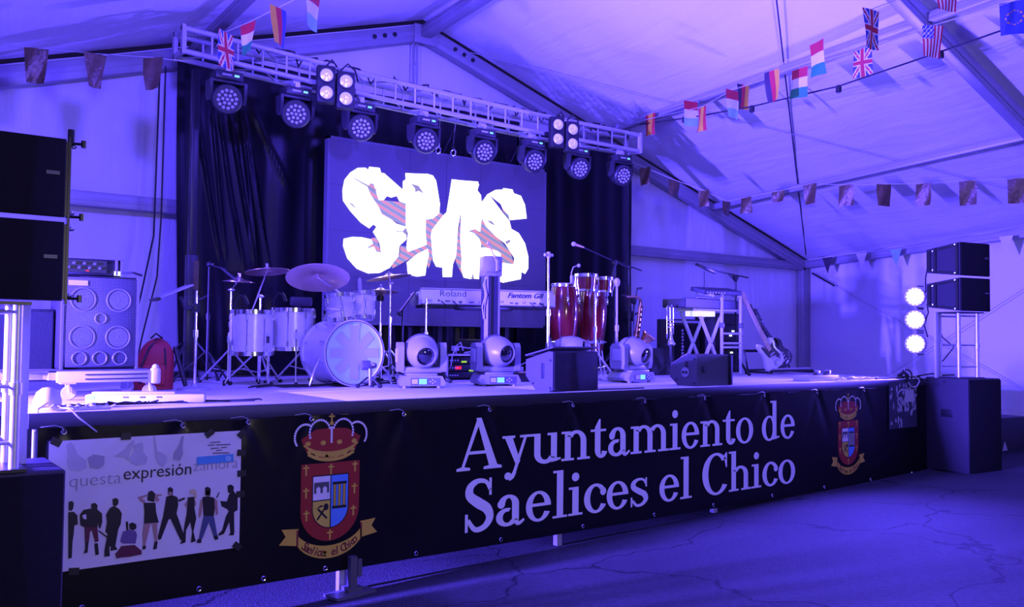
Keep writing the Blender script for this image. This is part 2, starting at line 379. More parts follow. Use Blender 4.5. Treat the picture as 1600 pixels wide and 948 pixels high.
# --- flat print helper: polygons in world XZ on a plane of constant Y
def flat(name, polys, y, mt, par, offs=None):
    m = MB()
    for p in polys:
        n = len(p); a = sum(p[i][0] * p[(i + 1) % n][1] - p[(i + 1) % n][0] * p[i][1] for i in range(n))
        if a < 0: p = p[::-1]
        k = len(m.v); m.v += [(q[0], y - 0.00006 * (len(m.f) % 12), q[1]) for q in p]; m.f.append(tuple(range(k, k + n))); m.mi.append(0)
    return m.build(name, mt, par, smooth=False)
def ell(cx, cy, rx, ry, n=24, a0=0, a1=360):
    return [(cx + rx * math.cos(math.radians(a0 + (a1 - a0) * i / n)), cy + ry * math.sin(math.radians(a0 + (a1 - a0) * i / n))) for i in range(n + (0 if a1 - a0 == 360 else 1))]
def arc(cx, cy, rx, ry, ix, iy, a0, a1, n=22, sx=0.0):       # ring sector as quads
    o = ell(cx, cy, rx, ry, n, a0, a1); i_ = ell(cx + sx, cy, ix, iy, n, a0, a1)
    if a1 - a0 == 360: o.append(o[0]); i_.append(i_[0])
    return [[o[k], o[k + 1], i_[k + 1], i_[k]] for k in range(len(o) - 1)]
def rc(x0, y0, x1, y1): return [[(x0, y0), (x1, y0), (x1, y1), (x0, y1)]]
def stroke(pts, ws):                                          # smooth stroke of changing width
    P = [Vector((p[0], p[1])) for p in pts]; S = []; W = []
    for i in range(len(P) - 1):
        p0, p1, p2, p3 = P[max(i - 1, 0)], P[i], P[i + 1], P[min(i + 2, len(P) - 1)]
        for k in range(6):
            t = k / 6; S.append(0.5 * ((2 * p1) + (p2 - p0) * t + (2 * p0 - 5 * p1 + 4 * p2 - p3) * t * t + (3 * p1 - p0 - 3 * p2 + p3) * t ** 3)); W.append(ws[i] + (ws[i + 1] - ws[i]) * t)
    S.append(P[-1]); W.append(ws[-1]); L = []; R_ = []
    for i, p in enumerate(S):
        d = (S[min(i + 1, len(S) - 1)] - S[max(i - 1, 0)]).normalized(); nrm = Vector((-d.y, d.x)) * W[i] / 2
        L.append(tuple(p + nrm)); R_.append(tuple(p - nrm))
    return [[L[i], L[i + 1], R_[i + 1], R_[i]] for i in range(len(S) - 1)]
def glyph(c):
    n_ = lambda top, x: rc(x + .09, 0, x + .25, top) + rc(x, top - .05, x + .25, top) + rc(x, 0, x + .34, .05)
    arch = lambda x: arc(x + .40, .40, .28, .235, .12, .165, 0, 150) + rc(x + .52, 0, x + .68, .41) + rc(x + .43, 0, x + .78, .05)
    if c == 'A': return [[(.10, .04), (.165, .04), (.52, .92), (.47, 1.02)], [(.44, 1.02), (.56, 1.02), (.96, .03), (.76, .03)], [(.0, 0), (.31, 0), (.31, .05), (.17, .075), (.10, .075), (0, .05)], [(.62, 0), (1.05, 0), (1.05, .05), (.95, .075), (.75, .075), (.62, .05)]] + rc(.24, .31, .70, .37), 1.06
    if c == 'y': return [[(.05, .6), (.24, .6), (.44, .10), (.36, -.03)], [(.54, .6), (.61, .6), (.32, -.17), (.25, -.14)]] + rc(0, .57, .31, .62) + rc(.43, .57, .70, .62) + stroke([(.31, -.10), (.25, -.20), (.16, -.25)], [.08, .10, .09]) + [ell(.14, -.19, .085, .075)], .70
    if c == 'u': return rc(.09, .18, .25, .62) + rc(0, .57, .25, .62) + rc(.52, .02, .68, .62) + rc(.43, .57, .68, .62) + [[(.52, .0), (.78, .05), (.78, .09), (.66, .09)]] + arc(.37, .20, .28, .215, .12, .13, 180, 335), .80
    if c == 'n': return n_(.62, 0) + arch(0), .80
    if c == 'm': return n_(.62, 0) + arch(0) + arch(.43), 1.23
    if c == 'h': return n_(1.02, 0) + arch(0), .80
    if c == 't': return rc(.12, .14, .28, .62) + [[(.12, .6), (.28, .6), (.28, .84), (.24, .84), (.12, .66)]] + rc(0, .57, .44, .62) + arc(.30, .17, .18, .185, .02, .11, 180, 345), .48
    if c == 'a': return rc(.38, .09, .54, .45) + arc(.30, .43, .24, .205, .08, .135, 0, 165) + [ell(.135, .45, .085, .085)] + arc(.27, .175, .25, .19, .10, .115, 70, 330) + stroke([(.44, .14), (.50, .03), (.57, .03), (.66, .09)], [.12, .09, .07, .05]), .69
    if c == 'i': return rc(.10, 0, .26, .62) + rc(.01, .57, .26, .62) + rc(0, 0, .36, .05) + [ell(.18, .84, .095, .095)], .39
    if c == 'l': return rc(.10, 0, .26, 1.02) + rc(.01, .97, .26, 1.02) + rc(0, 0, .36, .05), .39
    if c == 'e': return arc(.31, .31, .30, .325, .15, .265, 0, 335, 30) + rc(.14, .31, .605, .375), .65
    if c == 'o': return arc(.34, .31, .33, .33, .17, .275, 0, 360, 36), .70
    if c == 'c': return arc(.32, .31, .31, .33, .15, .265, 45, 332, 30) + [ell(.515, .45, .08, .09)], .60
    if c == 'C': return arc(.47, .5, .46, .53, .26, .465, 42, 325, 36) + [[(.80, .64), (.84, .64), (.84, 1.02), (.80, 1.02), (.72, .93)]], .90
    if c == 'd': return arc(.31, .31, .30, .33, .14, .275, 20, 340, 30) + rc(.44, .02, .60, 1.02) + rc(.35, .97, .60, 1.02) + [[(.44, 0), (.72, .05), (.72, .09), (.58, .09)]], .76
    S = stroke([(.57, .78), (.48, .95), (.30, .985), (.14, .88), (.13, .70), (.32, .54), (.50, .41), (.56, .22), (.44, .05), (.24, .02), (.09, .22)], [.07, .08, .10, .15, .18, .21, .20, .16, .12, .10, .08]) + rc(.545, .68, .60, 1.03) + rc(.03, -.02, .09, .34)
    if c == 'S': return S, .68
    if c == 's': return [[(x * .82, y * .62 + (0.0)) for x, y in p] for p in S], .55
    return [], .30
def serif_line(text, x0, x1, zb, cap, name):
    polys = []; x = 0.0
    for c in text:
        g, adv = glyph(c); polys.append((c, [[(px + x, py) for px, py in p] for p in g])); x += adv
    sx = (x1 - x0) / (x - 0.04)
    for c, g in polys:
        if g: flat(name, [[(x0 + px * sx, zb + py * cap) for px, py in p] for p in g], BY - 0.0015, M_print, bn)
M_print = mat('white vinyl lettering', (0.80, 0.80, 0.82), 0.4, 0, 0.03)
serif_line('Ayuntamiento de', 3.70, 7.90, -0.56, 0.385, 'letter')
serif_line('Saelices el Chico', 3.77, 7.90, -1.015, 0.375, 'letter')

# --- town crest print
M_red = mat('crest red print', (0.32, 0.022, 0.014), 0.4, 0, 0.15, 4)
M_gold = mat('crest gold print', (0.60, 0.42, 0.045), 0.4, 0, 0.15, 6)
M_cblue = mat('crest blue print', (0.10, 0.28, 0.72), 0.4, 0, 0.1)
M_cyel = mat('crest yellow print', (0.62, 0.50, 0.06), 0.4, 0, 0.1)
M_cblk = mat('print black', (0.01, 0.01, 0.012), 0.4)
M_pearl = mat('crest pearl print', (0.75, 0.74, 0.76), 0.4)
M_maroon = mat('crest maroon print', (0.16, 0.015, 0.02), 0.4)
def text_mesh(body, size, name, mt, par, M, thin=0.0, shear=0.0, align='LEFT', squash=1.0, width=None):
    cu = bpy.data.curves.new(name, 'FONT'); cu.body = body; cu.size = size; cu.offset = thin; cu.shear = shear; cu.align_x = align
    cu.resolution_u = 3
    o = bpy.data.objects.new(name, cu); COL.objects.link(o)
    dg = bpy.context.evaluated_depsgraph_get(); dg.update()
    me = bpy.data.meshes.new_from_object(o.evaluated_get(dg)); bpy.data.objects.remove(o); bpy.data.curves.remove(cu)
    if width: xs_ = [v.co.x for v in me.vertices]; squash = width / (max(xs_) - min(xs_))
    me.transform(M @ Matrix.Diagonal((squash, 1, 1, 1))); me.materials.clear(); me.materials.append(mt); me.name = name
    ob = bpy.data.objects.new(name, me); COL.objects.link(ob); ob.parent = par; return ob
def crest(cx, zt, s, nm):
    root = bpy.data.objects.new(nm, None); COL.objects.link(root); root.parent = bn
    T = lambda P: [[(cx + x * s, zt + y * s) for x, y in p] for p in P]
    Y = [BY - 0.0012 - 0.0006 * k for k in range(6)]
    cross = lambda x, y, k=1.0: rc(x - .006 * k, y - .04 * k, x + .006 * k, y + .03 * k) + rc(x - .022 * k, y + .006 * k, x + .022 * k, y + .016 * k)
    # crown
    flat('crown_cap', T([[(-.22, -.17), (-.12, -.11), (0, -.10), (.12, -.11), (.22, -.17), (.17, -.27), (-.17, -.27)], ell(0, -.285, .12, .018)]), Y[0], M_red, root)
    dots = []
    for (cxx, cyy, rx, ry, a0, a1) in ((-.19, -.155, .075, .085, 60, 215), (-.085, -.13, .075, .085, 20, 200), (.085, -.13, .075, .085, -20, 160), (.19, -.155, .075, .085, -35, 120)):
        dots += [ell(x, y, .0085, .0085, 8) for x, y in ell(cxx, cyy, rx, ry, 14, a0, a1)]
    dots += [ell(0, -.10 - .016 * k, .009, .009, 8) for k in range(7)]
    flat('crown_pearls', T(dots), Y[2], M_pearl, root)
    band = arc(0, -.20, .19, .09, .175, .06, 205, 335, 16) + arc(0, -.225, .16, .075, .14, .045, 205, 335, 16) + [ell(x, -.235 - .06 * (1 - (x / .2) ** 2), .018, .018, 4) for x in (-.16, -.1, -.035, .035, .1, .16)]
    band += stroke([(-.17, -.27), (-.09, -.305), (0, -.315), (.09, -.305), (.17, -.27)], [.02, .022, .024, .022, .02]) + stroke([(-.2, -.21), (-.1, -.265), (0, -.275), (.1, -.265), (.2, -.21)], [.012] * 5)
    flat('crown_band', T(band), Y[1], M_gold, root)
    flat('crown_cross', T(cross(0, -.035, 1.0) + [ell(0, -.07, .014, .014, 10)]), Y[1], M_gold, root)
    for x in (-.17, -.06, .06, .17): flat('crown_gem', T([ell(x, -.20, .02, .016, 10)]), Y[1], M_gold, root)
    # shield
    sh = lambda w, t, b: [(-w, t), (w, t), (w, b + w)] + ell(0, b + w, w, w * 1.0, 20, 0, -180)[1:]
    flat('shield_border', T([sh(.215, -.335, -.86)]), Y[0], M_red, root)
    flat('shield_line', T([sh(.135, -.415, -.775)]), Y[1], M_cblk, root)
    def half(p, lo): return p
    W = .128
    flat('field_bridge', T(rc(-W, -.58, -.004, -.423)), Y[2], M_pearl, root)
    flat('field_yellow', T([[(-W, -.588), (-.004, -.588), (-.004, -.768)] + ell(0, -.64, W, W, 12, 268, 182)]), Y[2], M_cyel, root)
    flat('field_blue', T([[(.004, -.423), (W, -.423), (W, -.64)] + ell(0, -.64, W, W, 12, -2, -88)]), Y[2], M_cblue, root)
    flat('bridge', T(rc(-.122, -.50, -.012, -.462) + rc(-.122, -.535, -.105, -.49) + rc(-.075, -.535, -.058, -.49) + rc(-.028, -.535, -.012, -.49)), Y[3], M_dgrey, root)
    flat('bridge_arch', T([ell(-.09, -.515, .013, .025, 10), ell(-.043, -.515, .013, .025, 10)]), Y[4], M_pearl, root)
    flat('tools', T([[(-.10, -.705), (-.09, -.715), (-.03, -.635), (-.04, -.628)], [(-.03, -.712), (-.02, -.702), (-.085, -.635), (-.095, -.645)], [(-.11, -.64), (-.07, -.615), (-.045, -.622), (-.08, -.632)], ell(-.032, -.63, .018, .024, 10)]), Y[3], M_cblk, root)
    cols = []; coly = []
    for x in (.03, .065, .10):
        cols += rc(x - .011, -.635, x + .011, -.478) + rc(x - .018, -.485, x + .018, -.468) + rc(x - .018, -.648, x + .018, -.63)
        coly += rc(x - .007, -.63, x + .007, -.486)
    flat('columns', T(cols), Y[3], M_cblk, root); flat('column_shafts', T(coly), Y[4], M_gold, root)
    cr = []
    for x, y in ((-.18, -.37), (0, -.375), (.18, -.37), (-.178, -.52), (.178, -.52), (-.172, -.67), (.172, -.67), (0, -.815)): cr += cross(x, y)
    for k in range(0, len(cr), 2): flat('cross', T(cr[k:k + 2]), Y[2], M_gold, root)
    # ribbon
    top = ell(0, -.72, .26, .17, 24, 205, 335); bot = ell(0, -.78, .26, .195, 24, 205, 335)
    flat('ribbon', T([[top[k], top[k + 1], bot[k + 1], bot[k]] for k in range(24)]), Y[2], M_gold, root)
    for tail in ([(-.345, -.745), (-.225, -.755), (-.235, -.865), (-.36, -.845), (-.315, -.795)], [(.345, -.745), (.225, -.755), (.235, -.865), (.36, -.845), (.315, -.795)]): flat('ribbon_tail', T([tail]), Y[1], M_gold, root)
    flat('ribbon_fold', T([[(-.24, -.765), (-.225, -.76), (-.228, -.88), (-.24, -.862)], [(.24, -.765), (.225, -.76), (.228, -.88), (.24, -.862)]]), Y[3], M_maroon, root)
    word = 'Saelices el Chico'; n = len(word)
    for k, c in enumerate(word):
        if c == ' ': continue
        a = math.radians(216 + (324 - 216) * (k + .5) / n); x, y = .255 * math.cos(a), -.775 + .185 * math.sin(a)
        rot = math.atan2(.185 * math.cos(a), -.255 * math.sin(a))
        text_mesh(c, 0.078 * s, 'ribbon_letter', M_maroon, root, Matrix.Translation((cx + x * s, Y[3], zt + y * s)) @ XZ @ Matrix.Rotation(rot, 4, 'Z') , 0.0012, 0.1, 'CENTER')
    return root
crest(2.68, -0.075, 1.0, 'town_crest')
crest(8.88, -0.125, 0.92, 'town_crest')

# --- posters
PY = 5.519
M_paper = mat('white glossy poster paper', (0.74, 0.73, 0.76), 0.22, 0, 0.04, 3, 0.25, 9)
po = thing('poster', 'white band poster with people in a row taped to black stage front', 'poster', (0, 0, 0))
m = MB(); nx, nz = 60, 36
for j in range(nz + 1):
    for i in range(nx + 1):
        x = 0.955 + 1.10 * i / nx; z = -0.16 - 0.735 * j / nz
        m.v.append((x, PY + 0.0035 + 0.003 * mnoise.noise(Vector((x * 5, z * 7, 1))), z))
m.f = [(j * (nx + 1) + i, (j + 1) * (nx + 1) + i, (j + 1) * (nx + 1) + i + 1, j * (nx + 1) + i + 1) for j in range(nz) for i in range(nx)]; m.mi = [0] * len(m.f)
m.build('sheet', M_paper, po)
PC = {'d': mat('poster dark print', (0.02, 0.018, 0.022), 0.3), 'r': mat('poster wine print', (0.12, 0.02, 0.05), 0.3), 'k': mat('poster skin print', (0.42, 0.25, 0.22), 0.3), 'b': mat('poster denim print', (0.07, 0.09, 0.2), 0.3),
      'v': mat('poster violet print', (0.16, 0.10, 0.28), 0.3), 'w': M_paper, 'y': mat('poster hair print', (0.62, 0.55, 0.3), 0.3), 'i': mat('poster pale grey print', (0.52, 0.52, 0.58), 0.25), 'j': mat('poster mid grey print', (0.38, 0.37, 0.45), 0.25),
      'B': mat('poster blue sticker print', (0.08, 0.34, 0.68), 0.3), 'C': mat('poster sky print', (0.30, 0.58, 0.80), 0.3), 'L': mat('poster small print', (0.14, 0.12, 0.18), 0.3), 'x': mat('poster grey lettering', (0.32, 0.31, 0.38), 0.3)}
SMS_SHAPES = [
  ('w', [(4.43,2.244),(4.519,2.306),(4.614,2.32),(4.648,2.299),(4.661,2.336),(4.793,2.34),(4.812,2.286),(4.852,2.286),(5.094,2.127),(5.13,1.972),(5.055,1.988),(5.019,2.047),(4.946,2.02),(4.892,2.033),(4.847,1.979),(4.789,1.975),(4.75,2.075),(4.722,2.15),(4.677,2.152),(4.644,2.106),(4.68,2.027),(4.787,1.897),(4.829,1.818),(4.95,1.77),(5.019,1.728),(5.143,1.703),(5.154,1.559),(5.064,1.48),(5.052,1.36),(4.986,1.284),(4.946,1.223),(4.814,1.156),(4.669,1.142),(4.526,1.188),(4.41,1.296),(4.357,1.43),(4.363,1.506),(4.469,1.535),(4.584,1.539),(4.702,1.525),(4.723,1.48),(4.631,1.415),(4.735,1.445),(4.77,1.389),(4.828,1.386),(4.808,1.486),(4.767,1.553),(4.721,1.609),(4.765,1.671),(4.725,1.696),(4.673,1.647),(4.568,1.701),(4.438,1.817),(4.348,1.923),(4.338,2.037),(4.361,2.155)]),
  ('w', [(5.127,2.322),(5.23,2.329),(5.428,2.348),(5.501,2.337),(5.545,2.281),(5.602,2.014),(5.595,1.902),(5.508,1.832),(5.422,1.812),(5.408,1.835),(5.411,1.652),(5.427,1.518),(5.328,1.475),(5.175,1.416),(5.155,1.463),(5.172,1.633),(5.143,1.703),(5.138,1.968),(5.095,2.06),(5.098,2.224),(5.134,2.25)]),
  ('w', [(5.163,1.295),(5.301,1.4),(5.442,1.47),(5.458,1.398),(5.431,1.286),(5.413,1.158),(5.306,1.138),(5.18,1.156)]),
  ('w', [(5.765,2.324),(5.904,2.327),(5.9,1.943),(5.864,1.763),(5.839,1.41),(5.795,1.307),(5.783,1.157),(5.656,1.151),(5.648,1.262),(5.561,1.269),(5.516,1.34),(5.483,1.633),(5.496,1.695),(5.639,1.868),(5.697,1.924),(5.738,2.153)]),
  ('w', [(5.901,2.327),(6.146,2.34),(6.162,2.301),(6.138,2.234),(6.195,2.176),(6.214,1.947),(6.186,1.726),(6.108,1.758),(6.007,1.724),(6.093,1.706),(6.172,1.648),(6.204,1.587),(6.191,1.381),(6.178,1.151),(6.107,1.153),(6.085,1.223),(6.061,1.145),(5.954,1.158),(5.916,1.264),(5.92,1.39),(5.896,1.615),(5.903,1.766),(5.906,1.943)]),
  ('w', [(6.212,2.101),(6.29,2.199),(6.416,2.269),(6.523,2.284),(6.535,2.304),(6.677,2.301),(6.7,2.256),(6.811,2.236),(6.879,2.128),(6.908,1.957),(6.639,1.912),(6.625,1.971),(6.532,2.041),(6.493,2.103),(6.37,2.168),(6.321,2.189),(6.435,2.084),(6.533,1.989),(6.632,1.906),(6.666,1.804),(6.783,1.761),(6.885,1.636),(6.938,1.48),(6.939,1.32),(6.89,1.251),(6.832,1.275),(6.823,1.182),(6.544,1.124),(6.431,1.15),(6.429,1.266),(6.206,1.408),(6.204,1.536),(6.283,1.541),(6.442,1.513),(6.507,1.479),(6.502,1.374),(6.705,1.36),(6.72,1.44),(6.653,1.514),(6.57,1.613),(6.44,1.682),(6.279,1.798),(6.215,1.895)]),
  ('s', [(4.633,2.147),(4.756,2.142),(4.786,1.98),(5.138,1.98),(5.143,1.703),(4.95,1.77),(4.823,1.822),(4.68,2.016)]),
  ('s', [(5.408,1.835),(5.603,1.915),(5.668,1.884),(5.496,1.695),(5.483,1.584),(5.529,1.44),(5.46,1.239),(5.431,1.286),(5.448,1.471),(5.218,1.346),(4.973,1.212),(4.972,1.272),(5.066,1.373),(5.078,1.481),(5.16,1.475),(5.175,1.416),(5.427,1.526)]),
  ('s', [(5.906,1.943),(5.909,1.767),(5.899,1.615),(5.92,1.39),(5.948,1.165),(5.84,1.335),(5.83,1.397)]),
  ('s', [(6.208,1.946),(6.44,1.682),(6.653,1.514),(6.721,1.361),(6.502,1.374),(6.507,1.479),(6.22,1.537),(6.187,1.637),(6.016,1.72),(6.108,1.758),(6.186,1.713)]),
  ('s', [(6.492,2.116),(6.614,2.076),(6.645,1.908),(6.533,2.015)]),
  ('s', [(4.701,1.537),(4.767,1.553),(4.828,1.381),(4.77,1.389),(4.6,1.396),(4.723,1.48)]),
  ('g', [(5.198,2.209),(5.303,2.196),(5.383,2.107),(5.304,2.135),(5.262,2.114),(5.252,2.161)]),
  ('g', [(4.398,1.917),(4.462,1.9),(4.519,1.848),(4.476,1.867)]),
  ('g', [(4.431,2.221),(4.508,2.179),(4.757,2.09),(4.75,2.059),(4.626,2.115),(4.496,2.171)]),
  ('g', [(5.015,1.649),(5.102,1.651),(5.135,1.69),(5.169,1.645),(5.136,1.611),(5.102,1.642),(5.015,1.635)]),
  ('g', [(6.278,1.875),(6.357,1.877),(6.422,1.823),(6.358,1.836)]),
  ('g', [(6.085,1.223),(6.107,1.148),(6.064,1.146)]),
  ('g', [(6.57,1.639),(6.642,1.671),(6.652,1.64),(6.587,1.601)]),
  ('t', [(6.387,0.821),(6.467,0.829),(6.477,0.803),(6.394,0.796)]),
  ('t', [(6.548,0.831),(6.629,0.838),(6.63,0.802),(6.565,0.795)]),
  ('t', [(6.728,0.831),(6.861,0.84),(6.865,0.808),(6.735,0.805)]),
  ('t', [(6.894,0.841),(6.979,0.846),(6.979,0.812),(6.898,0.807)]),
  ('t', [(7.013,0.85),(7.057,0.851),(7.058,0.814),(7.013,0.812)]),
]
POSTER_FIGURES = [
  ('d', [(1.064,-0.564),(1.092,-0.564),(1.111,-0.587),(1.115,-0.638),(1.097,-0.642),(1.095,-0.689),(1.09,-0.729),(1.088,-0.823),(1.071,-0.824)]),
  ('d', [(1.064,-0.507),(1.081,-0.502),(1.091,-0.517),(1.088,-0.547),(1.078,-0.559),(1.065,-0.551)]),
  ('d', [(1.142,-0.559),(1.177,-0.556),(1.215,-0.564),(1.241,-0.591),(1.244,-0.639),(1.234,-0.679),(1.224,-0.664),(1.22,-0.637),(1.218,-0.677),(1.155,-0.663),(1.128,-0.643),(1.124,-0.585)]),
  ('r', [(1.151,-0.656),(1.218,-0.667),(1.227,-0.747),(1.21,-0.752),(1.189,-0.681),(1.18,-0.686),(1.175,-0.747),(1.155,-0.741)]),
  ('d', [(1.156,-0.741),(1.174,-0.743),(1.17,-0.804),(1.15,-0.807),(1.157,-0.782)]),
  ('d', [(1.206,-0.758),(1.223,-0.757),(1.231,-0.823),(1.212,-0.826)]),
  ('d', [(1.182,-0.53),(1.201,-0.525),(1.216,-0.54),(1.215,-0.567),(1.199,-0.576),(1.184,-0.561)]),
  ('d', [(1.221,-0.688),(1.228,-0.685),(1.272,-0.725),(1.27,-0.733)]),
  ('w', [(1.136,-0.589),(1.157,-0.585),(1.159,-0.616),(1.141,-0.608)]),
  ('d', [(1.283,-0.564),(1.305,-0.553),(1.335,-0.577),(1.349,-0.603),(1.344,-0.665),(1.332,-0.691),(1.318,-0.787),(1.331,-0.809),(1.292,-0.811),(1.295,-0.783),(1.285,-0.789),(1.29,-0.841),(1.261,-0.841),(1.26,-0.806),(1.274,-0.712),(1.262,-0.697),(1.269,-0.642),(1.263,-0.6)]),
  ('d', [(1.296,-0.514),(1.314,-0.509),(1.329,-0.521),(1.328,-0.545),(1.315,-0.558),(1.299,-0.548)]),
  ('k', [(1.312,-0.568),(1.325,-0.573),(1.33,-0.629),(1.317,-0.627)]),
  ('v', [(1.359,-0.709),(1.388,-0.702),(1.429,-0.714),(1.437,-0.739),(1.43,-0.788),(1.357,-0.778),(1.343,-0.762)]),
  ('d', [(1.391,-0.667),(1.411,-0.662),(1.431,-0.675),(1.432,-0.7),(1.415,-0.709),(1.395,-0.699)]),
  ('r', [(1.351,-0.791),(1.424,-0.794),(1.465,-0.834),(1.466,-0.856),(1.399,-0.86),(1.326,-0.857),(1.319,-0.835)]),
  ('d', [(1.372,-0.654),(1.384,-0.652),(1.388,-0.705),(1.378,-0.707)]),
  ('d', [(1.319,-0.828),(1.365,-0.821),(1.372,-0.856),(1.326,-0.86)]),
  ('d', [(1.469,-0.553),(1.537,-0.56),(1.542,-0.617),(1.559,-0.68),(1.475,-0.677),(1.475,-0.603)]),
  ('d', [(1.494,-0.492),(1.515,-0.485),(1.534,-0.506),(1.53,-0.556),(1.489,-0.541)]),
  ('k', [(1.434,-0.518),(1.488,-0.505),(1.488,-0.516),(1.458,-0.527),(1.479,-0.543),(1.475,-0.554),(1.458,-0.548)]),
  ('k', [(1.526,-0.509),(1.574,-0.514),(1.573,-0.521),(1.547,-0.525),(1.561,-0.545),(1.548,-0.558),(1.537,-0.549)]),
  ('k', [(1.475,-0.677),(1.513,-0.679),(1.491,-0.781),(1.485,-0.809),(1.473,-0.807),(1.468,-0.736)]),
  ('k', [(1.52,-0.68),(1.55,-0.679),(1.553,-0.797),(1.541,-0.795)]),
  ('d', [(1.47,-0.807),(1.488,-0.806),(1.489,-0.827),(1.469,-0.828)]),
  ('d', [(1.538,-0.791),(1.555,-0.79),(1.551,-0.835),(1.53,-0.836)]),
  ('d', [(1.599,-0.531),(1.631,-0.523),(1.666,-0.541),(1.671,-0.588),(1.662,-0.638),(1.673,-0.668),(1.715,-0.789),(1.709,-0.817),(1.687,-0.796),(1.627,-0.666),(1.616,-0.669),(1.574,-0.782),(1.559,-0.783),(1.556,-0.761),(1.584,-0.644),(1.59,-0.601)]),
  ('d', [(1.607,-0.481),(1.622,-0.474),(1.638,-0.488),(1.636,-0.527),(1.609,-0.521)]),
  ('d', [(1.67,-0.556),(1.709,-0.545),(1.708,-0.558),(1.674,-0.569)]),
  ('k', [(1.612,-0.503),(1.63,-0.505),(1.632,-0.525),(1.615,-0.524)]),
  ('d', [(1.727,-0.547),(1.767,-0.548),(1.769,-0.621),(1.781,-0.681),(1.765,-0.759),(1.781,-0.819),(1.752,-0.826),(1.758,-0.758),(1.745,-0.698),(1.721,-0.746),(1.719,-0.819),(1.687,-0.825),(1.704,-0.788),(1.71,-0.723),(1.722,-0.645)]),
  ('y', [(1.737,-0.504),(1.759,-0.499),(1.777,-0.512),(1.782,-0.556),(1.768,-0.562),(1.763,-0.529),(1.741,-0.527)]),
  ('k', [(1.707,-0.589),(1.728,-0.562),(1.746,-0.582),(1.775,-0.57),(1.779,-0.6),(1.754,-0.612),(1.718,-0.604)]),
  ('d', [(1.815,-0.556),(1.848,-0.552),(1.889,-0.567),(1.894,-0.634),(1.888,-0.682),(1.825,-0.671),(1.82,-0.619)]),
  ('b', [(1.825,-0.671),(1.889,-0.678),(1.913,-0.8),(1.891,-0.804),(1.859,-0.712),(1.821,-0.81),(1.799,-0.811)]),
  ('d', [(1.83,-0.499),(1.847,-0.494),(1.866,-0.509),(1.863,-0.553),(1.833,-0.547)]),
  ('k', [(1.804,-0.57),(1.82,-0.568),(1.813,-0.655),(1.803,-0.683),(1.793,-0.66)]),
  ('k', [(1.889,-0.571),(1.908,-0.584),(1.916,-0.666),(1.903,-0.68),(1.894,-0.634)]),
  ('d', [(1.791,-0.81),(1.817,-0.809),(1.814,-0.835),(1.788,-0.831)]),
  ('d', [(1.889,-0.804),(1.915,-0.8),(1.92,-0.826),(1.899,-0.827)]),
  ('k', [(1.836,-0.518),(1.858,-0.52),(1.859,-0.542),(1.839,-0.54)]),
  ('d', [(1.983,-0.554),(2.013,-0.539),(2.037,-0.575),(2.039,-0.658),(2.016,-0.67),(2.021,-0.798),(2.016,-0.814),(1.985,-0.81),(1.996,-0.795),(1.987,-0.727),(1.955,-0.797),(1.925,-0.805),(1.917,-0.796),(1.943,-0.774),(1.964,-0.694),(1.982,-0.659),(1.97,-0.643),(1.936,-0.624),(1.927,-0.59),(1.969,-0.598)]),
  ('d', [(1.971,-0.499),(1.993,-0.494),(2.011,-0.508),(2.01,-0.542),(1.991,-0.551),(1.975,-0.539)]),
  ('d', [(1.915,-0.536),(1.922,-0.535),(1.908,-0.569),(1.9,-0.568)]),
]
POSTER_PRINT = [
  ('i', [(1.042,-0.183),(1.066,-0.167),(1.085,-0.192),(1.102,-0.241),(1.15,-0.279),(1.155,-0.32),(1.114,-0.338),(1.064,-0.326),(1.05,-0.278),(1.059,-0.245)]),
  ('j', [(1.156,-0.265),(1.188,-0.247),(1.246,-0.262),(1.246,-0.313),(1.215,-0.333),(1.17,-0.321)]),
  ('i', [(1.298,-0.269),(1.356,-0.231),(1.402,-0.178),(1.409,-0.193),(1.384,-0.247),(1.378,-0.303),(1.358,-0.273)]),
  ('i', [(1.384,-0.282),(1.41,-0.249),(1.409,-0.207),(1.45,-0.195),(1.46,-0.217),(1.458,-0.252),(1.487,-0.29),(1.477,-0.325),(1.426,-0.331),(1.392,-0.311)]),
  ('i', [(1.517,-0.16),(1.525,-0.161),(1.54,-0.251),(1.593,-0.283),(1.598,-0.32),(1.577,-0.351),(1.549,-0.33),(1.531,-0.293)]),
  ('j', [(1.683,-0.17),(1.695,-0.173),(1.688,-0.232),(1.692,-0.283),(1.675,-0.322),(1.636,-0.308),(1.639,-0.272),(1.666,-0.231)]),
  ('B', [(1.775,-0.306),(2.004,-0.303),(2.007,-0.354),(1.777,-0.358)]),
  ('C', [(1.951,-0.324),(1.963,-0.313),(1.984,-0.315),(1.992,-0.329),(1.985,-0.345),(1.962,-0.346)]),
  ('L', [(1.855,-0.22),(1.919,-0.22),(1.919,-0.227),(1.855,-0.226)]),
  ('L', [(1.841,-0.236),(1.885,-0.236),(1.886,-0.242),(1.841,-0.243)]),
  ('L', [(1.893,-0.237),(1.984,-0.239),(1.984,-0.246),(1.893,-0.244)]),
  ('L', [(1.86,-0.257),(1.912,-0.257),(1.912,-0.263),(1.86,-0.264)]),
  ('L', [(1.923,-0.257),(1.961,-0.256),(1.961,-0.262),(1.924,-0.263)]),
  ('L', [(1.894,-0.272),(1.931,-0.271),(1.931,-0.277),(1.894,-0.279)]),
  ('L', [(1.872,-0.287),(1.977,-0.291),(1.978,-0.298),(1.872,-0.294)]),
]
for k, (c, p) in enumerate(POSTER_PRINT):
    flat('print_shape', [p], PY - 0.0008 - (0.0006 if c == 'C' else 0), PC[c], po)
for k, (c, p) in enumerate(POSTER_FIGURES):
    flat('print_figure', [p], PY - 0.0010 - 0.0003 * (k % 5), PC[c], po)
def poster_text(s, x, z, size, mt, thin, w=1.0):
    return text_mesh(s, size, 'print_word', mt, po, Matrix.Translation((x, PY - 0.0014, z)) @ XZ, thin, 0, 'LEFT', 1.0, w)
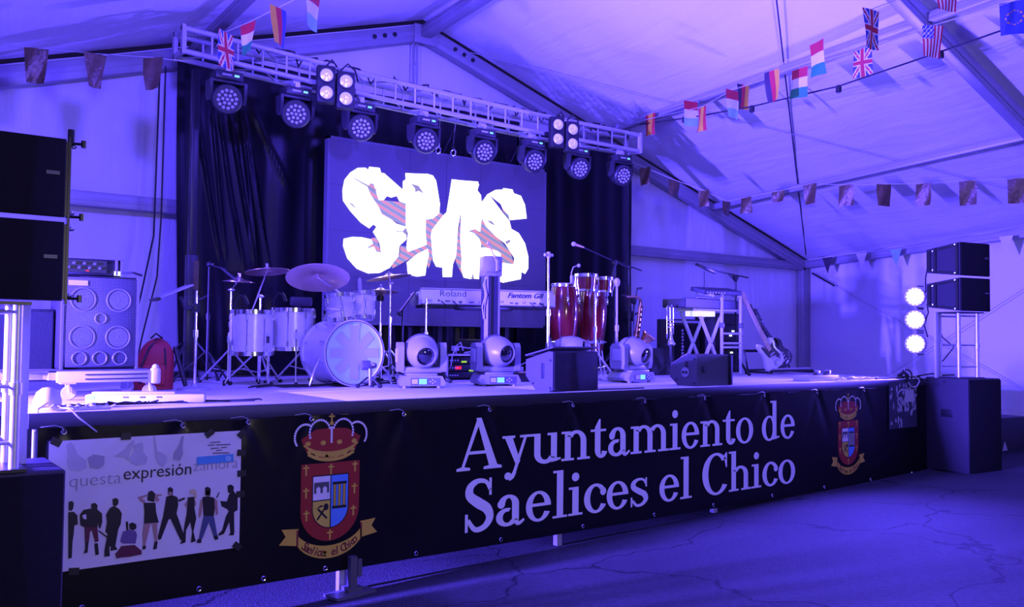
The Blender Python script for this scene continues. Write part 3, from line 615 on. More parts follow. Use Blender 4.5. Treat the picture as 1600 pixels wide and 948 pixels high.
poster_text('questa', 1.06, -0.425, 0.105, PC['x'], -0.0016, 0.275)
poster_text('expresión', 1.35, -0.408, 0.105, PC['d'], -0.0002, 0.39)
poster_text('zamora', 1.755, -0.392, 0.098, PC['x'], -0.0016, 0.275)
M_tape = mat('black gaffer tape', (0.008, 0.008, 0.009), 0.5)
for x, z, r in ((0.99, -.165, .5), (1.36, -.155, 0), (1.85, -.165, -.6), (2.055, -.18, -.8), (2.055, -.30, .1), (2.06, -.43, 0), (2.055, -.56, 0), (2.04, -.885, .7), (1.1, -.90, .1)):
    m = MB(); m.box((x, PY - 0.003, z), (0.055, 0.002, 0.04), Matrix.Rotation(r, 4, 'Y')); m.build('tape', M_tape, po)

M_smsdark = mat('dark poster print', (0.05, 0.05, 0.075), 0.35, 0, 0.4, 8)
M_smspale = mat('pale poster print', (0.42, 0.42, 0.48), 0.35, 0, 0.4, 14)
ps = thing('poster', 'small dark poster reading SMS under the white tag', 'poster', (0, 0, 0))
m = MB(); m.box((10.02, PY + 0.003, -0.30), (0.62, 0.002, 0.55)); m.build('sheet', M_smsdark, ps)
text_mesh('SMS', 0.235, 'print_word', M_smspale, ps, Matrix.Translation((10.02, PY + 0.0005, -0.375)) @ XZ, 0.010, 0, 'CENTER', 0.66)
rnd = random.Random(3)
for k in range(26):
    x = rnd.choice([rnd.uniform(9.74, 9.86), rnd.uniform(10.2, 10.31), rnd.uniform(9.85, 10.2)]); z = rnd.uniform(-.17, -.04) if 9.86 < x < 10.2 and k % 2 else rnd.uniform(-.55, -.1)
    if 9.84 < x < 10.2 and -.40 < z < -.2: z = -.47 - rnd.uniform(0, .08)
    w, h = rnd.uniform(.01, .03), rnd.uniform(.02, .06)
    flat('print_shape', [[(x + w * math.cos(a) * rnd.uniform(.6, 1.1), z + h * math.sin(a) * rnd.uniform(.6, 1.1)) for a in [i * PI / 4 for i in range(8)]]], PY + 0.0012, M_smspale, ps)
flat('print_shape', arc(10.02, -.22, .15, .11, .12, .085, 10, 170, 14), PY + 0.001, M_smspale, ps)
m = MB(); m.box((10.15, PY - 0.006, -0.20), (0.20, 0.003, 0.145), Matrix.Rotation(-0.03, 4, 'Y')); m.tube([(10.09, PY - 0.008, -0.13), (10.12, PY - 0.02, -0.10), (10.15, PY - 0.008, -0.13)], 0.003, 5)
tag(m.build('tag_card', M_white), 'white paper tag hanging on a cable loop over dark poster', 'tag')
# ---------------------------------------------------------------- video screen
VX0, VX1, VZ0, VZ1, VY = 4.19, 7.20, 0.60, 2.59, 8.79
M_led = mat('dark video panel', (0.05, 0.05, 0.062), 0.45, 0, 0.08, 8, 0.1, 200, emit=(0.014, 0.008, 0.09), estr=1.0)
M_vwhite = mat('lit white pixels', (0.5, 0.5, 0.5), 0.5, emit=(1.0, 0.97, 0.98), estr=2.6)
M_vgrey = mat('lit grey pixels', (0.04, 0.04, 0.04), 0.5, emit=(0.30, 0.25, 0.30), estr=1.0)
M_vstripe = mat('lit striped pixels', (0.04, 0.04, 0.04), 0.5, emit=(0.4, 0.4, 0.5), estr=1.0)
def _stripe():
    nt = M_vstripe.node_tree; b = nt.nodes['Principled BSDF']; tc = nt.nodes['Texture Coordinate']
    w = nt.nodes.new('ShaderNodeTexWave'); w.inputs['Scale'].default_value = 4.2; w.inputs['Distortion'].default_value = 0.8
    mp = nt.nodes.new('ShaderNodeMapping'); mp.inputs['Rotation'].default_value = (0, 1.15, 0)
    cr = nt.nodes.new('ShaderNodeValToRGB'); e = cr.color_ramp.elements
    e[0].color = (0.22, 0.26, 0.36, 1); e[1].color = (0.85, 0.24, 0.16, 1); x = cr.color_ramp.elements.new(0.5); x.color = (0.42, 0.36, 0.38, 1)
    nt.links.new(tc.outputs['Object'], mp.inputs[0]); nt.links.new(mp.outputs[0], w.inputs['Vector']); nt.links.new(w.outputs['Fac'], cr.inputs[0]); nt.links.new(cr.outputs[0], b.inputs['Emission Color'])
_stripe()
vs = thing('video_screen', 'large LED video wall showing white brush letters SMS', 'screen', (0, 0, 0))
cw, chh = (VX1 - VX0) / 6, (VZ1 - VZ0) / 4
for i in range(6):
    for j in range(4):
        g = 0.006 if i in (2, 3) else 0.002
        m = MB(); m.box((VX0 + cw * (i + .5), VY + 0.03, VZ0 + chh * (j + .5)), (cw - g, 0.06, chh - 0.002)); m.build('panel', M_led, vs)
m = MB()
for x in (VX0 - 0.015, VX1 + 0.015): m.box((x, VY + 0.04, (VZ0 + VZ1) / 2), (0.03, 0.08, VZ1 - VZ0 + 0.06))
for z in (VZ0 - 0.015, VZ1 + 0.015): m.box(((VX0 + VX1) / 2, VY + 0.04, z), (VX1 - VX0 + 0.06, 0.08, 0.03))
m.build('screen_frame', M_dgrey, vs)
for x in (4.7, 5.7, 6.7):
    m = MB(); m.box((x, VY + 0.14, 0.3), (0.06, 0.06, 0.6)); m.box((x, VY + 0.14, 0.015), (0.3, 0.30, 0.03)); m.build('support_leg', M_blackmet, vs)
    m = MB(); m.cyl((x, VY + 0.14, VZ1), (x, 8.54, 3.0), 0.006, n=6); m.build('hanging_wire', M_blackmet, vs)
for c, p in SMS_SHAPES:
    dy = {'s': 0.004, 'w': 0.006, 'g': 0.008, 't': 0.006}[c]
    flat({'w': 'lit_letter', 's': 'lit_stripes', 'g': 'lit_streak', 't': 'lit_caption'}[c], [p], VY - dy, {'w': M_vwhite, 's': M_vstripe, 'g': M_vgrey, 't': M_vwhite}[c], vs)
for x in (5.45, 5.66):
    m = MB(); m.torus((x, 8.6, 2.60), (1, 0.3, 0), 0.035, 0.009, 16, 6); m.box((x, 8.6, 2.66), (0.03, 0.025, 0.06)); m.cyl((x, 8.6, 2.68), (x, 8.56, 2.97), 0.005, n=6)
    tag(m.build('rigging_shackle', M_chrome), 'small steel rigging hook hanging above screen, ' + ('left' if x < 5.5 else 'right') + ' one of two', 'hook', 'rigging hooks above the screen')

# ---------------------------------------------------------------- curtains
M_drape = mat('black stage drape', (0.003, 0.0027, 0.004), 0.36, 0, 0.2, 4, 0.05, 30, spec=0.18)
def drape(label, x0, x1, z0, z1, y, amp, nfold, seed, gather=0.0, ridges=()):
    m = MB(); nx, nz = (240, 60) if ridges else (int(nfold * 10), 20)
    for j in range(nz + 1):
        for i in range(nx + 1):
            u = i / nx; t = j / nz; x = x0 + (x1 - x0) * u; z = z1 + (z0 - z1) * t
            ph = 2.2 * mnoise.noise(Vector((u * 3, seed, t * 0.6)))
            a = amp * (0.35 + 0.65 * abs(mnoise.noise(Vector((u * 5, seed + 3, 0)))) * 2) * (0.5 + 0.6 * t)
            lean = gather * (1 - u) * t * t; rg = 0.0
            for (ax, az), (bx, bz) in ridges:
                s_ = (az - z) / (az - bz)
                if -0.1 < s_ < 1.15: rg += 0.030 * math.exp(-((x - ax - (bx - ax) * s_) / 0.022) ** 2) * min(1, (s_ + 0.1) * 5) * min(1, (1.15 - s_) * 3)
            m.v.append((x + lean, y - rg + a * math.sin(2 * PI * nfold * u + ph) + 0.03 * mnoise.noise(Vector((u * 4, t * 3, seed))), z))
    m.f = [(j * (nx + 1) + i, (j + 1) * (nx + 1) + i, (j + 1) * (nx + 1) + i + 1, j * (nx + 1) + i + 1) for j in range(nz) for i in range(nx)]; m.mi = [0] * len(m.f)
    return tag(m.build('stage_curtain', M_drape), label, 'curtain', 'black stage curtains')
RIDGES = [[(2.84, 2.75), (3.11, 1.26)], [(3.02, 2.68), (3.17, 1.39)], [(3.21, 2.74), (3.48, 1.28)], [(3.32, 2.76), (3.52, 1.27)], [(3.36, 2.76), (3.64, 1.28)], [(3.47, 2.8), (3.86, 2.06)], [(3.09, 2.73), (3.35, 1.27)]]
drape('black glossy pleated stage curtain left of the screen', 2.66, 4.42, 0.02, 3.36, 9.16, 0.030, 4, 1.0, 0.10, RIDGES)
drape('black flat stage curtain behind and below the screen', 4.40, 7.10, 0.02, 3.30, 9.20, 0.018, 13, 5.0)
drape('black stage curtain between the screen and right truss end', 7.08, 9.15, 0.02, 3.22, 9.16, 0.035, 6, 9.0, -0.05)

# ---------------------------------------------------------------- truss with lamps
TP = [(2.45, 3.28), (4.56, 3.19), (6.6, 3.15), (8.42, 3.155)]
def tz(x):
    for (a, b), (c, d) in zip(TP, TP[1:]):
        if x <= c or c == TP[-1][0]: return b + (d - b) * (x - a) / (c - a)
TY0, TY1, TH = 8.28, 8.54, 0.215
tr = thing('lighting_truss', 'aluminium lighting truss spanning the stage above the screen', 'truss', (0, 0, 0))
M_truss = mat('truss aluminium', (0.45, 0.45, 0.47), 0.42, 0.35, 0.15, 25)
for y in (TY0, TY1):
    for dz in (0, -TH):
        m = MB(); m.tube([(x, y, tz(x) + dz) for x in [2.45 + (8.42 - 2.45) * i / 24 for i in range(25)]], 0.026, 10); m.build('chord', M_truss, tr)
nr = 24
for i in range(nr + 1):
    x = 2.47 + (8.40 - 2.47) * i / nr; z = tz(x)
    for y in (TY0, TY1):
        m = MB(); m.cyl((x, y, z), (x, y, z - TH), 0.011, n=8); m.build('rung', M_truss, tr)
    if i < nr:
        x2 = 2.47 + (8.40 - 2.47) * (i + 1) / nr
        m = MB(); m.cyl((x, TY0 if i % 2 else TY1, z), (x2, TY1 if i % 2 else TY0, tz(x2)), 0.009, n=6); m.build('diagonal', M_truss, tr)
        m = MB(); m.cyl((x, TY0 if i % 2 else TY1, z - TH), (x2, TY1 if i % 2 else TY0, tz(x2) - TH), 0.009, n=6); m.build('diagonal', M_truss, tr)
for x in (2.45, 8.42):
    m = MB(); z = tz(x)
    for y in (TY0, TY1): m.box((x, y, z - TH / 2), (0.03, 0.06, TH + 0.06))
    for dz in (0, -TH): m.box((x, (TY0 + TY1) / 2, z + dz), (0.03, TY1 - TY0, 0.05))
    m.build('end_plate', M_truss, tr)
for k, (sx, ex) in enumerate(((2.6, 5.0), (4.7, 6.9), (6.5, 8.35))):
    rr = random.Random(k); m = MB()
    m.tube([(sx + (ex - sx) * i / 40, TY0 + 0.03 + 0.10 * rr.random(), tz(sx + (ex - sx) * i / 40) + 0.03 + 0.04 * rr.random() - (0.10 * (i % 7 == 3))) for i in range(41)], 0.010, 5)
    tag(m.build('truss_cable', M_rubber), 'black cable draped along the top of the truss, ' + ['left third', 'middle', 'right third'][k], 'cable', 'cables on the truss')
# black lifting towers carrying the truss
M_hazard = mat('yellow and black hazard tape', (0.07, 0.055, 0.012), 0.5, 0, 0.9, 30)
for X, lab in ((2.72, 'black lifting tower with outriggers at the left curtain edge'), (8.62, 'black lifting tower standing at right curtain edge')):
    t = thing('lifting_tower', lab, 'tower', (X, 8.75, 0))
    m = MB(); m.box((0, 0, 0.62), (0.10, 0.10, 1.2), None, 0.006); m.build('outer_mast', M_blackmet, t)
    m = MB(); m.box((0, 0, 2.1), (0.07, 0.07, 1.9), None, 0.005); m.build('inner_mast', M_blackmet, t)
    m = MB(); m.box((0.03, -0.052, 1.02), (0.05, 0.004, 0.28)); m.build('hazard_strip', M_hazard, t)
    m = MB(); m.box((-0.02, -0.10, 0.75), (0.12, 0.12, 0.14), None, 0.01); m.cyl((-0.02, -0.16, 0.75), (0.12, -0.2, 0.83), 0.012); m.build('winch', M_blackmet, t)
    for a in range(4):
        an = PI / 4 + a * PI / 2; dx, dy = math.cos(an), math.sin(an)
        m = MB(); m.box((dx * 0.22, dy * 0.22, 0.06), (0.44, 0.05, 0.05), an); m.cyl((dx * 0.08, dy * 0.08, 0.36), (dx * 0.34, dy * 0.34, 0.09), 0.014); m.cyl((dx * 0.42, dy * 0.42, 0), (dx * 0.42, dy * 0.42, 0.16), 0.016); m.build('outrigger', M_blackmet, t)

# moving wash heads hung under the truss
M_lensw = mat('small lens glass', (0.40, 0.40, 0.45), 0.12, 0.2, 0.05, emit=(0.20, 0.18, 0.75), estr=0.12)
M_wash = mat('black lamp shell', (0.025, 0.025, 0.03), 0.4)
def wash_head(loc, label, aim):
    t = thing('wash_light', label, 'stage light', loc, 0.0, 'moving lights under the truss')
    b = MB(); b.box((0, 0, -0.05), (0.27, 0.19, 0.085), None, 0.015); b.build('base', M_wash, t)
    m = MB(); m.box((-0.03, -0.098, -0.05), (0.09, 0.004, 0.018)); m.build('label_plate', M_offwhite, t)
    m = MB(); m.box((0.065, -0.098, -0.05), (0.045, 0.005, 0.02)); m.build('display', M_screen, t)
    m = MB(); m.box((0, 0.0, 0.02), (0.05, 0.10, 0.06)); m.cyl((0, -0.03, 0.06), (0, 0.03, 0.06), 0.036, n=12); m.build('clamp', M_alu, t)
    y = MB(); y.box((0, 0, -0.105), (0.33, 0.13, 0.03), None, 0.008)
    for s in (-1, 1): y.prism([(-0.07, -0.10), (0.07, -0.10), (0.06, -0.25), (0.02, -0.30), (-0.02, -0.30), (-0.06, -0.25)], 0.03, Matrix.Translation((s * 0.165, 0, 0)) @ Matrix(((0, 0, 1, 0), (1, 0, 0, 0), (0, 1, 0, 0), (0, 0, 0, 1))))
    y.build('yoke', M_wash, t)
    A = Vector(aim).normalized(); c = Vector((0, 0, -0.255))
    h = MB(); h.lathe([(0.001, -0.13), (0.08, -0.125), (0.125, -0.06), (0.14, 0.02), (0.14, 0.085), (0.128, 0.10), (0.118, 0.10), (0.116, 0.09), (0.001, 0.09)], c, A, 28); h.build('head', M_wash, t)
    h = MB(); F = frame(c + A * 0.096, A)
    pts = [(0, 0)] + [(0.042 * math.cos(k * PI / 3), 0.042 * math.sin(k * PI / 3)) for k in range(6)] + [(0.083 * math.cos(k * PI / 6 + .2), 0.083 * math.sin(k * PI / 6 + .2)) for k in range(12)]
    for px, py in pts: h.lathe([(0.0165, -0.008), (0.0165, 0.002), (0.011, 0.009), (0.0001, 0.011)], F @ Vector((px, py, 0)), A, 10)
    h.build('lens_array', M_lensw, t)
    return t
WX = [2.88, 3.58, 4.30, 5.09, 5.88, 6.62, 7.35, 8.10]
for k, x in enumerate(WX):
    nth = ['leftmost', 'second', 'third', 'fourth', 'fifth', 'sixth', 'seventh', 'rightmost'][k]
    wash_head((x, TY0 + 0.05, tz(x) - TH - 0.09), 'black moving wash light with round lens cluster, ' + nth + ' of eight under the truss', (-0.30 + 0.03 * k + (0.12 if k == 0 else 0), -0.85, -0.28))
M_refl = mat('blinder lamp reflector', (0.8, 0.8, 0.82), 0.25, 0.4, 0.05, emit=(0.35, 0.30, 0.9), estr=0.35)
def blinder(loc, label, rz):
    t = thing('blinder_light', label, 'stage light', loc, rz, 'four-lamp blinders on the truss')
    for i, sx in enumerate((-0.098, 0.098)):
        m = MB(); m.box((sx, 0.03, 0.03 - 0.04 * i), (0.185, 0.10, 0.38), None, 0.02); m.build('housing', M_black, t)
        for sz in (-0.088, 0.088):
            m = MB(); m.torus((sx, -0.025, 0.03 - 0.04 * i + sz), (0, 1, 0), 0.074, 0.010, 24, 6); m.build('rim', M_black, t)
            m = MB(); m.lathe([(0.068, 0.0), (0.05, -0.006), (0.022, -0.012), (0.0201, -0.005), (0.0001, 0.0)], (sx, -0.024, 0.03 - 0.04 * i + sz), (0, 1, 0), 24); m.build('lamp', M_refl, t)
    m = MB(); m.box((0, 0.11, 0.02), (0.44, 0.03, 0.05)); m.cyl((0, 0.11, 0.02), (0, 0.17, 0.16), 0.02); m.build('bracket', M_blackmet, t)
    m = MB(); m.tube([(0.05, 0.05, 0.2), (0.12, 0.03, 0.27), (0.2, 0.06, 0.22), (0.24, 0.1, 0.12)], 0.01, 5); m.tube([(-0.1, 0.05, 0.22), (-0.04, 0.02, 0.29), (0.02, 0.08, 0.24)], 0.01, 5); m.build('lead', M_rubber, t)
blinder((3.90, TY0 - 0.20, 2.93), 'black four-lamp blinder light on left part of the truss', -0.28)
blinder((6.93, TY0 - 0.20, 2.90), 'black four-lamp blinder light on right part of the truss', -0.28)

# ---------------------------------------------------------------- loudspeaker towers
def subwoofer(loc, rz, w, d, h, label, sgn):
    t = thing('subwoofer', label, 'subwoofer', loc, rz)
    m = MB(); m.box((0, 0, h / 2), (w, d, h), None, 0.012); m.build('cabinet', M_blackbox, t)
    m = MB(); m.box((0, -d / 2 - 0.006, h / 2), (w - 0.02, 0.014, h - 0.03), None, 0.004); m.build('grille', M_grille, t)
    for s in (-1, 1):
        m = MB(); m.box((s * (w / 2 + 0.001), 0.0, h * 0.62), (0.006, 0.16, 0.09), None, 0.002); m.build('handle', M_blackmet, t)
        m = MB(); m.cyl((s * (w / 2), d * 0.05, h * 0.955), (s * (w / 2 + 0.004), d * 0.05, h * 0.955), 0.012, n=8); m.build('screw', M_blackmet, t)
        m = MB(); m.cyl((s * (w / 2), d * 0.05, h * 0.06), (s * (w / 2 + 0.004), d * 0.05, h * 0.06), 0.012, n=8); m.build('screw', M_blackmet, t)
    return t
subwoofer((10.75, 5.175, gz(10.7, 5.1) - 0.0), math.radians(-12), 0.56, 0.58, 1.10, 'tall black subwoofer standing at the right stage end', 1)
subwoofer((0.655, 5.19, gz(0.65, 5.1)), 0.0, 0.55, 0.56, 1.105, 'black subwoofer at the left edge in front of the poster', -1)
def array_box(loc, rz, label, w=0.50, d=0.46, h=0.405):
    t = thing('line_array_speaker', label, 'speaker', loc, rz, 'line array speakers on the towers')
    prof = [(-d / 2, 0), (d / 2, 0.055), (d / 2, h - 0.055), (-d / 2, h)]
    Myz = Matrix(((0, 0, 1, 0), (1, 0, 0, 0), (0, 1, 0, 0), (0, 0, 0, 1)))
    m = MB(); m.prism([(a, b + (0.006 if b < .2 else -0.006)) for a, b in prof], w, Myz); m.build('cabinet', M_blackbox, t)
    m = MB(); m.box((0, -d / 2 - 0.008, h / 2), (w - 0.01, 0.016, h - 0.02), None, 0.004); m.build('grille', M_grille, t)
    m = MB(); m.box((w / 2 - 0.06, -d / 2 - 0.018, h * 0.55), (0.06, 0.004, 0.018)); m.build('badge', M_dgrey, t)
    for s in (-1, 1):
        m = MB(); x = s * (w / 2 + 0.008)
        m.box((x, -d * 0.42, h / 2), (0.016, 0.035, h - 0.03)); m.box((x, d * 0.22, h / 2), (0.016, 0.03, h - 0.10)); m.box((x, d * 0.42, h / 2), (0.014, 0.05, h - 0.17))
        m.box((x, 0, h * 0.9 - .02), (0.012, d * 0.8, 0.02), Matrix.Rotation(-0.12, 4, 'X')); m.box((x, 0, h * 0.1 + .02), (0.012, d * 0.8, 0.02), Matrix.Rotation(0.12, 4, 'X'))
        m.build('rigging_frame', M_blackmet, t)
        for dy, dz in ((-d * 0.42, 0.035), (-d * 0.42, h - 0.035), (d * 0.24, 0.09), (d * 0.24, h - 0.09)):
            m = MB(); m.cyl((x, dy, dz), (x + s * 0.03, dy, dz), 0.010, n=8); m.ball((x + s * 0.032, dy, dz), 0.014, 8); m.build('quick_pin', M_chrome, t)
    return t
rzR = math.radians(-12)
array_box((10.68, 5.19, 0.80), rzR, 'lower black line array speaker on the right tower')
array_box((10.68, 5.19, 1.215), rzR, 'upper black line array speaker on the right tower')
array_box((0.625, 5.06, 0.60), 0.0, 'lower black line array speaker at the left picture edge')
array_box((0.625, 5.06, 1.015), 0.0, 'upper black line array speaker at the left picture edge')
m = MB()
for z in (0.62, 1.03, 1.40): m.cyl((0.885, 4.86, z), (0.96, 4.84, z), 0.008, n=6); m.cyl((0.955, 4.84, z - .018), (0.955, 4.84, z + .018), 0.012, n=6)
m.box((0.895, 4.86, 1.01), (0.012, 0.03, 0.84)); m.cyl((0.90, 4.86, 1.40), (0.90, 4.86, 1.47), 0.016, n=8)
tag(m.build('rigging_bar', M_blackmet), 'thin black rigging bar with pins beside the left speaker stack', 'rigging bar')
def tower(loc, rz, h, label, mirror=1):
    t = thing('speaker_stand', label, 'stand', loc, rz)
    for x in (-0.16, 0.16):
        for y in (-0.12, 0.14):
            m = MB(); m.cyl((x, y, 0), (x, y, h), 0.024, n=12); m.cyl((x, y, h * .45), (x, y, h * .45 + .06), 0.031, n=12); m.build('post', M_alu, t)
    for y in (-0.12, 0.14):
        for z in (0.14, h * 0.5, h - 0.05):
            m = MB(); m.cyl((-0.16, y, z), (0.16, y, z), 0.010, n=8); m.build('rung', M_alu, t)
    m = MB(); m.box((-0.215 * mirror, 0.13, h / 2), (0.075, 0.03, h), None, 0.004); m.build('flat_bar', M_offwhite, t)
    m = MB(); m.box((0, 0, h - 0.008), (0.42, 0.36, 0.016)); m.build('top_plate', M_blackmet, t)
    m = MB(); m.box((0, 0, 0.008), (0.42, 0.36, 0.016)); m.build('foot_plate', M_blackmet, t)
    return t
tower((10.70, 5.19, 0.012), rzR, 0.79, 'aluminium frame stand under the right speaker stack')
tower((0.545, 5.09, -0.235), 0.0, 0.835, 'aluminium frame stand under the left speaker stack', -1)

# LED cans at the right tower (and the matching ones at the left, outside the picture)
M_can = mat('blue grey lamp can', (0.22, 0.22, 0.26), 0.4, 0.2)
M_parface = mat('lit lamp face', (0.8, 0.8, 0.9), 0.4, emit=(0.80, 0.82, 1.0), estr=9.0)
M_parrim = mat('lit lamp diodes', (0.6, 0.6, 0.8), 0.4, emit=(0.42, 0.36, 1.0), estr=3.0)
def par_can(loc, aim, label, group):
    t = thing('par_can_light', label, 'stage light', loc, 0, group); A = Vector(aim).normalized()
    m = MB(); m.lathe([(0.02, -0.16), (0.06, -0.155), (0.085, -0.10), (0.115, -0.02), (0.118, 0.085), (0.110, 0.085), (0.108, 0.06), (0.001, 0.06)], (0, 0, 0), A, 28); m.build('housing', M_can, t)
    F = frame(A * 0.068, A); m = MB(); m.lathe([(0.088, 0), (0.085, 0.006), (0.001, 0.008)], F @ Vector((0, 0, 0)), A, 24); m.build('face', M_parface, t)
    m = MB()
    for k in range(14): m.ball(F @ Vector((0.092 * math.cos(k * PI / 7), 0.092 * math.sin(k * PI / 7), 0.002)), 0.016, 8)
    m.build('diode_ring', M_parrim, t)
    m = MB(); m.cyl(F @ Vector((0, 0, 0.004)), F @ Vector((0, 0, 0.012)), 0.007, n=8); m.build('face_screw', M_dgrey, t)
    m = MB(); m.tube([(0, 0, 0.125), (0.10, 0.02, 0.135), (0.22, 0.03, 0.135)], 0.009, 6); m.tube([(0, 0, -0.125), (0.10, 0.02, -0.135), (0.22, 0.03, -0.135)], 0.009, 6); m.build('bracket', M_blackmet, t)
    return t
for p, nm in zip(RIGHT_CANS, ('top', 'middle', 'bottom')):
    par_can(p, CAN_AIM, 'bright round LED lamp, ' + nm + ' of three beside the right speaker stand', 'LED lamps beside the right speaker stand')
m = MB(); m.tube([(10.62, 5.55, 1.05), (10.52, 5.50, 1.22), (10.50, 5.45, 1.42), (10.53, 5.42, 1.52)], 0.008, 6); tag(m.build('lamp_cable', M_rubber), 'black cable arching from the top LED lamp to the upper right speaker', 'cable')
m = MB(); m.tube([(10.55, 5.5, 0.9), (10.62, 5.52, 0.8), (10.55, 5.54, 0.66), (10.60, 5.52, 0.5)], 0.008, 6); tag(m.build('lamp_cable', M_rubber), 'short black cable wavering between LED lamps and the right stand', 'cable')
m = MB(); m.tube([(10.64, 5.45, 0.75), (10.72, 5.4, 0.5), (10.80, 5.3, 0.38), (10.74, 5.4, 0.22), (10.62, 5.45, 0.13)], 0.008, 6); tag(m.build('lamp_cable', M_rubber), 'black cable curling down inside the right speaker stand', 'cable')
# ---------------------------------------------------------------- floor moving heads
M_mhead = mat('grey moving head shell', (0.22, 0.22, 0.25), 0.36, 0, 0.06)
def moving_head(loc, rz, label, aim):
    t = thing('moving_head_light', label, 'stage light', loc, rz, 'moving head lights on the deck')
    m = MB(); m.prism([(-.19, .02), (.19, .02), (.20, .05), (.17, .105), (-.17, .105), (-.20, .05)], .30, XZ); m.box((0, 0, 0.115), (0.26, 0.26, 0.025), None, 0.006)
    for sx in (-1, 1):
        for sy in (-1, 1): m.cyl((sx * .15, sy * .11, 0), (sx * .15, sy * .11, .03), .022, n=10)
    m.build('base', M_mhead, t)
    p = MB(); p.box((0.02, -0.152, 0.058), (0.25, 0.006, 0.062)); p = p.build('control_panel', M_dgrey, t)
    m = MB(); m.box((0.00, -0.156, 0.058), (0.068, 0.006, 0.046)); m.build('display', M_screen, p)
    m = MB(); m.box((-0.07, -0.156, 0.058), (0.05, 0.005, 0.04)); m.build('badge', M_offwhite, p)
    m = MB()
    for dx, dz in ((0.065, 0), (0.085, 0.014), (0.085, -0.014), (0.105, 0)): m.cyl((dx, -0.155, 0.058 + dz), (dx, -0.16, 0.058 + dz), 0.007, n=8)
    m.build('buttons', M_offwhite, p)
    y = MB(); y.box((0, 0, 0.155), (0.36, 0.17, 0.055), None, 0.015)
    for s in (-1, 1): y.prism([(-.09, .14), (.09, .14), (.105, .20), (.10, .36), (.07, .395), (-.07, .395), (-.10, .36), (-.105, .20)], .055, Matrix.Translation((s * .185, 0, 0)) @ Matrix(((0, 0, 1, 0), (1, 0, 0, 0), (0, 1, 0, 0), (0, 0, 0, 1))))
    y.build('yoke', M_mhead, t)
    for s in (-1, 1):
        m = MB(); m.box((s * .216, 0, .28), (.01, .12, .12), None, .004); m.build('yoke_cover', M_grey, t)
    A = Vector(aim).normalized(); c = Vector((0, -0.01, 0.315))
    h = MB(); h.lathe([(0.001, -.165), (.07, -.155), (.125, -.10), (.148, -.02), (.146, .05), (.125, .12), (.098, .165), (.088, .178), (.080, .178), (.078, .150), (.001, .150)], c, A, 32); hd = h.build('head', M_mhead, t)
    m = MB(); m.lathe([(.079, 0), (.06, .014), (.001, .022)], c + A * .150, A, 28); m.build('lens', M_glassdark, hd)
    m = MB(); m.torus(c - A * 0.03, A, .150, .006, 36, 6); m.build('seam_ring', M_dgrey, hd)
    return t
moving_head((4.09, 6.69, 0), -0.42, 'grey moving head light between the bass drum and rack case', (0.12, -0.9, -0.22))
moving_head((4.86, 6.63, 0), -0.30, 'grey moving head light in front of the dark keyboard column', (0.30, -0.9, -0.12))
moving_head((6.50, 6.50, 0), 0.05, 'grey moving head light right of congas with lens turned right', (0.10, -0.9, -0.22))
moving_head((5.72, 6.60, 0), -0.6, 'grey moving head light partly hidden behind the black wedge monitor', (0.8, -0.35, 0.15))

# ---------------------------------------------------------------- wedge monitors
M_wedge = mat('dark grey monitor paint', (0.06, 0.06, 0.072), 0.55, 0, 0.2, 40, 0.2, 200)
def wedge(loc, rz, label, prof, w, grille_face):
    t = thing('wedge_monitor', label, 'monitor speaker', loc, rz)
    Myz = Matrix(((0, 0, 1, 0), (1, 0, 0, 0), (0, 1, 0, 0), (0, 0, 0, 1)))
    m = MB(); m.prism(prof, w, Myz); m.build('cabinet', M_wedge, t)
    for s in (-1, 1):
        m = MB(); m.box((s * (w / 2 + .002), .13, .17), (.008, .035, .13), None, .003); m.build('handle', M_black, t)
        for dy, dz in ((.03, .03), (.03, .26), (.26, .06)):
            m = MB(); m.cyl((s * w / 2, dy, dz), (s * (w / 2 + .006), dy, dz), .010, n=8); m.build('screw', M_black, t)
    return t
wa = wedge((4.955, 5.62, 0), 0.0, 'black grilled wedge monitor at the stage edge before the congas', [(0, 0), (.22, 0), (.36, .12), (.36, .26), (.05, .335), (0, .33)], 0.49, None)
m = MB(); m.box((0, -0.012, .166), (.485, .024, .325), None, .006); m.build('grille', M_grille, wa)
m = MB(); m.cyl((.20, -.026, .19), (.20, -.022, .19), .016, n=16); m.build('badge', M_dgrey, wa)
m = MB(); m.box((0, .18, .332), (.50, .38, .012), Matrix.Rotation(-0.2, 4, 'X')); m.build('top_lid', M_wedge, wa)
wb = wedge((6.70, 5.60, 0), 0.0, 'grey wedge monitor at stage edge before keyboards, black at right end', [(0, 0.0), (.24, 0), (.34, .08), (.34, .20), (.14, .30), (0, .30)], 0.46, None)
m = MB(); m.box((.255, .12, .15), (.06, .27, .295), None, .012); m.build('grille', M_grille, wb)
m = MB(); m.box((-.14, -.004, .16), (.045, .008, .06), None, .002); m.build('latch', M_black, wb)
m = MB(); m.lathe([(.048, 0), (.048, .008), (.04, .010), (.001, .010)], (-.232, .14, .13), (-1, 0, 0), 20); so = m.build('socket_plate', M_mhead, wb)
for d in (-.02, .02):
    m = MB(); m.cyl((-.24, .14 + d, .13), (-.246, .14 + d, .13), .015, n=12); m.build('socket', M_black, so)
m = MB(); m.prism([(.13, .302), (.145, .302), (.335, .205), (.32, .205)], .40, Matrix.Translation((-.02, 0, .004)) @ Matrix(((0, 0, 1, 0), (1, 0, 0, 0), (0, 1, 0, 0), (0, 0, 0, 1)))); m.build('top_grille', mat('pale copper mesh', (.55, .38, .30), .5), wb)

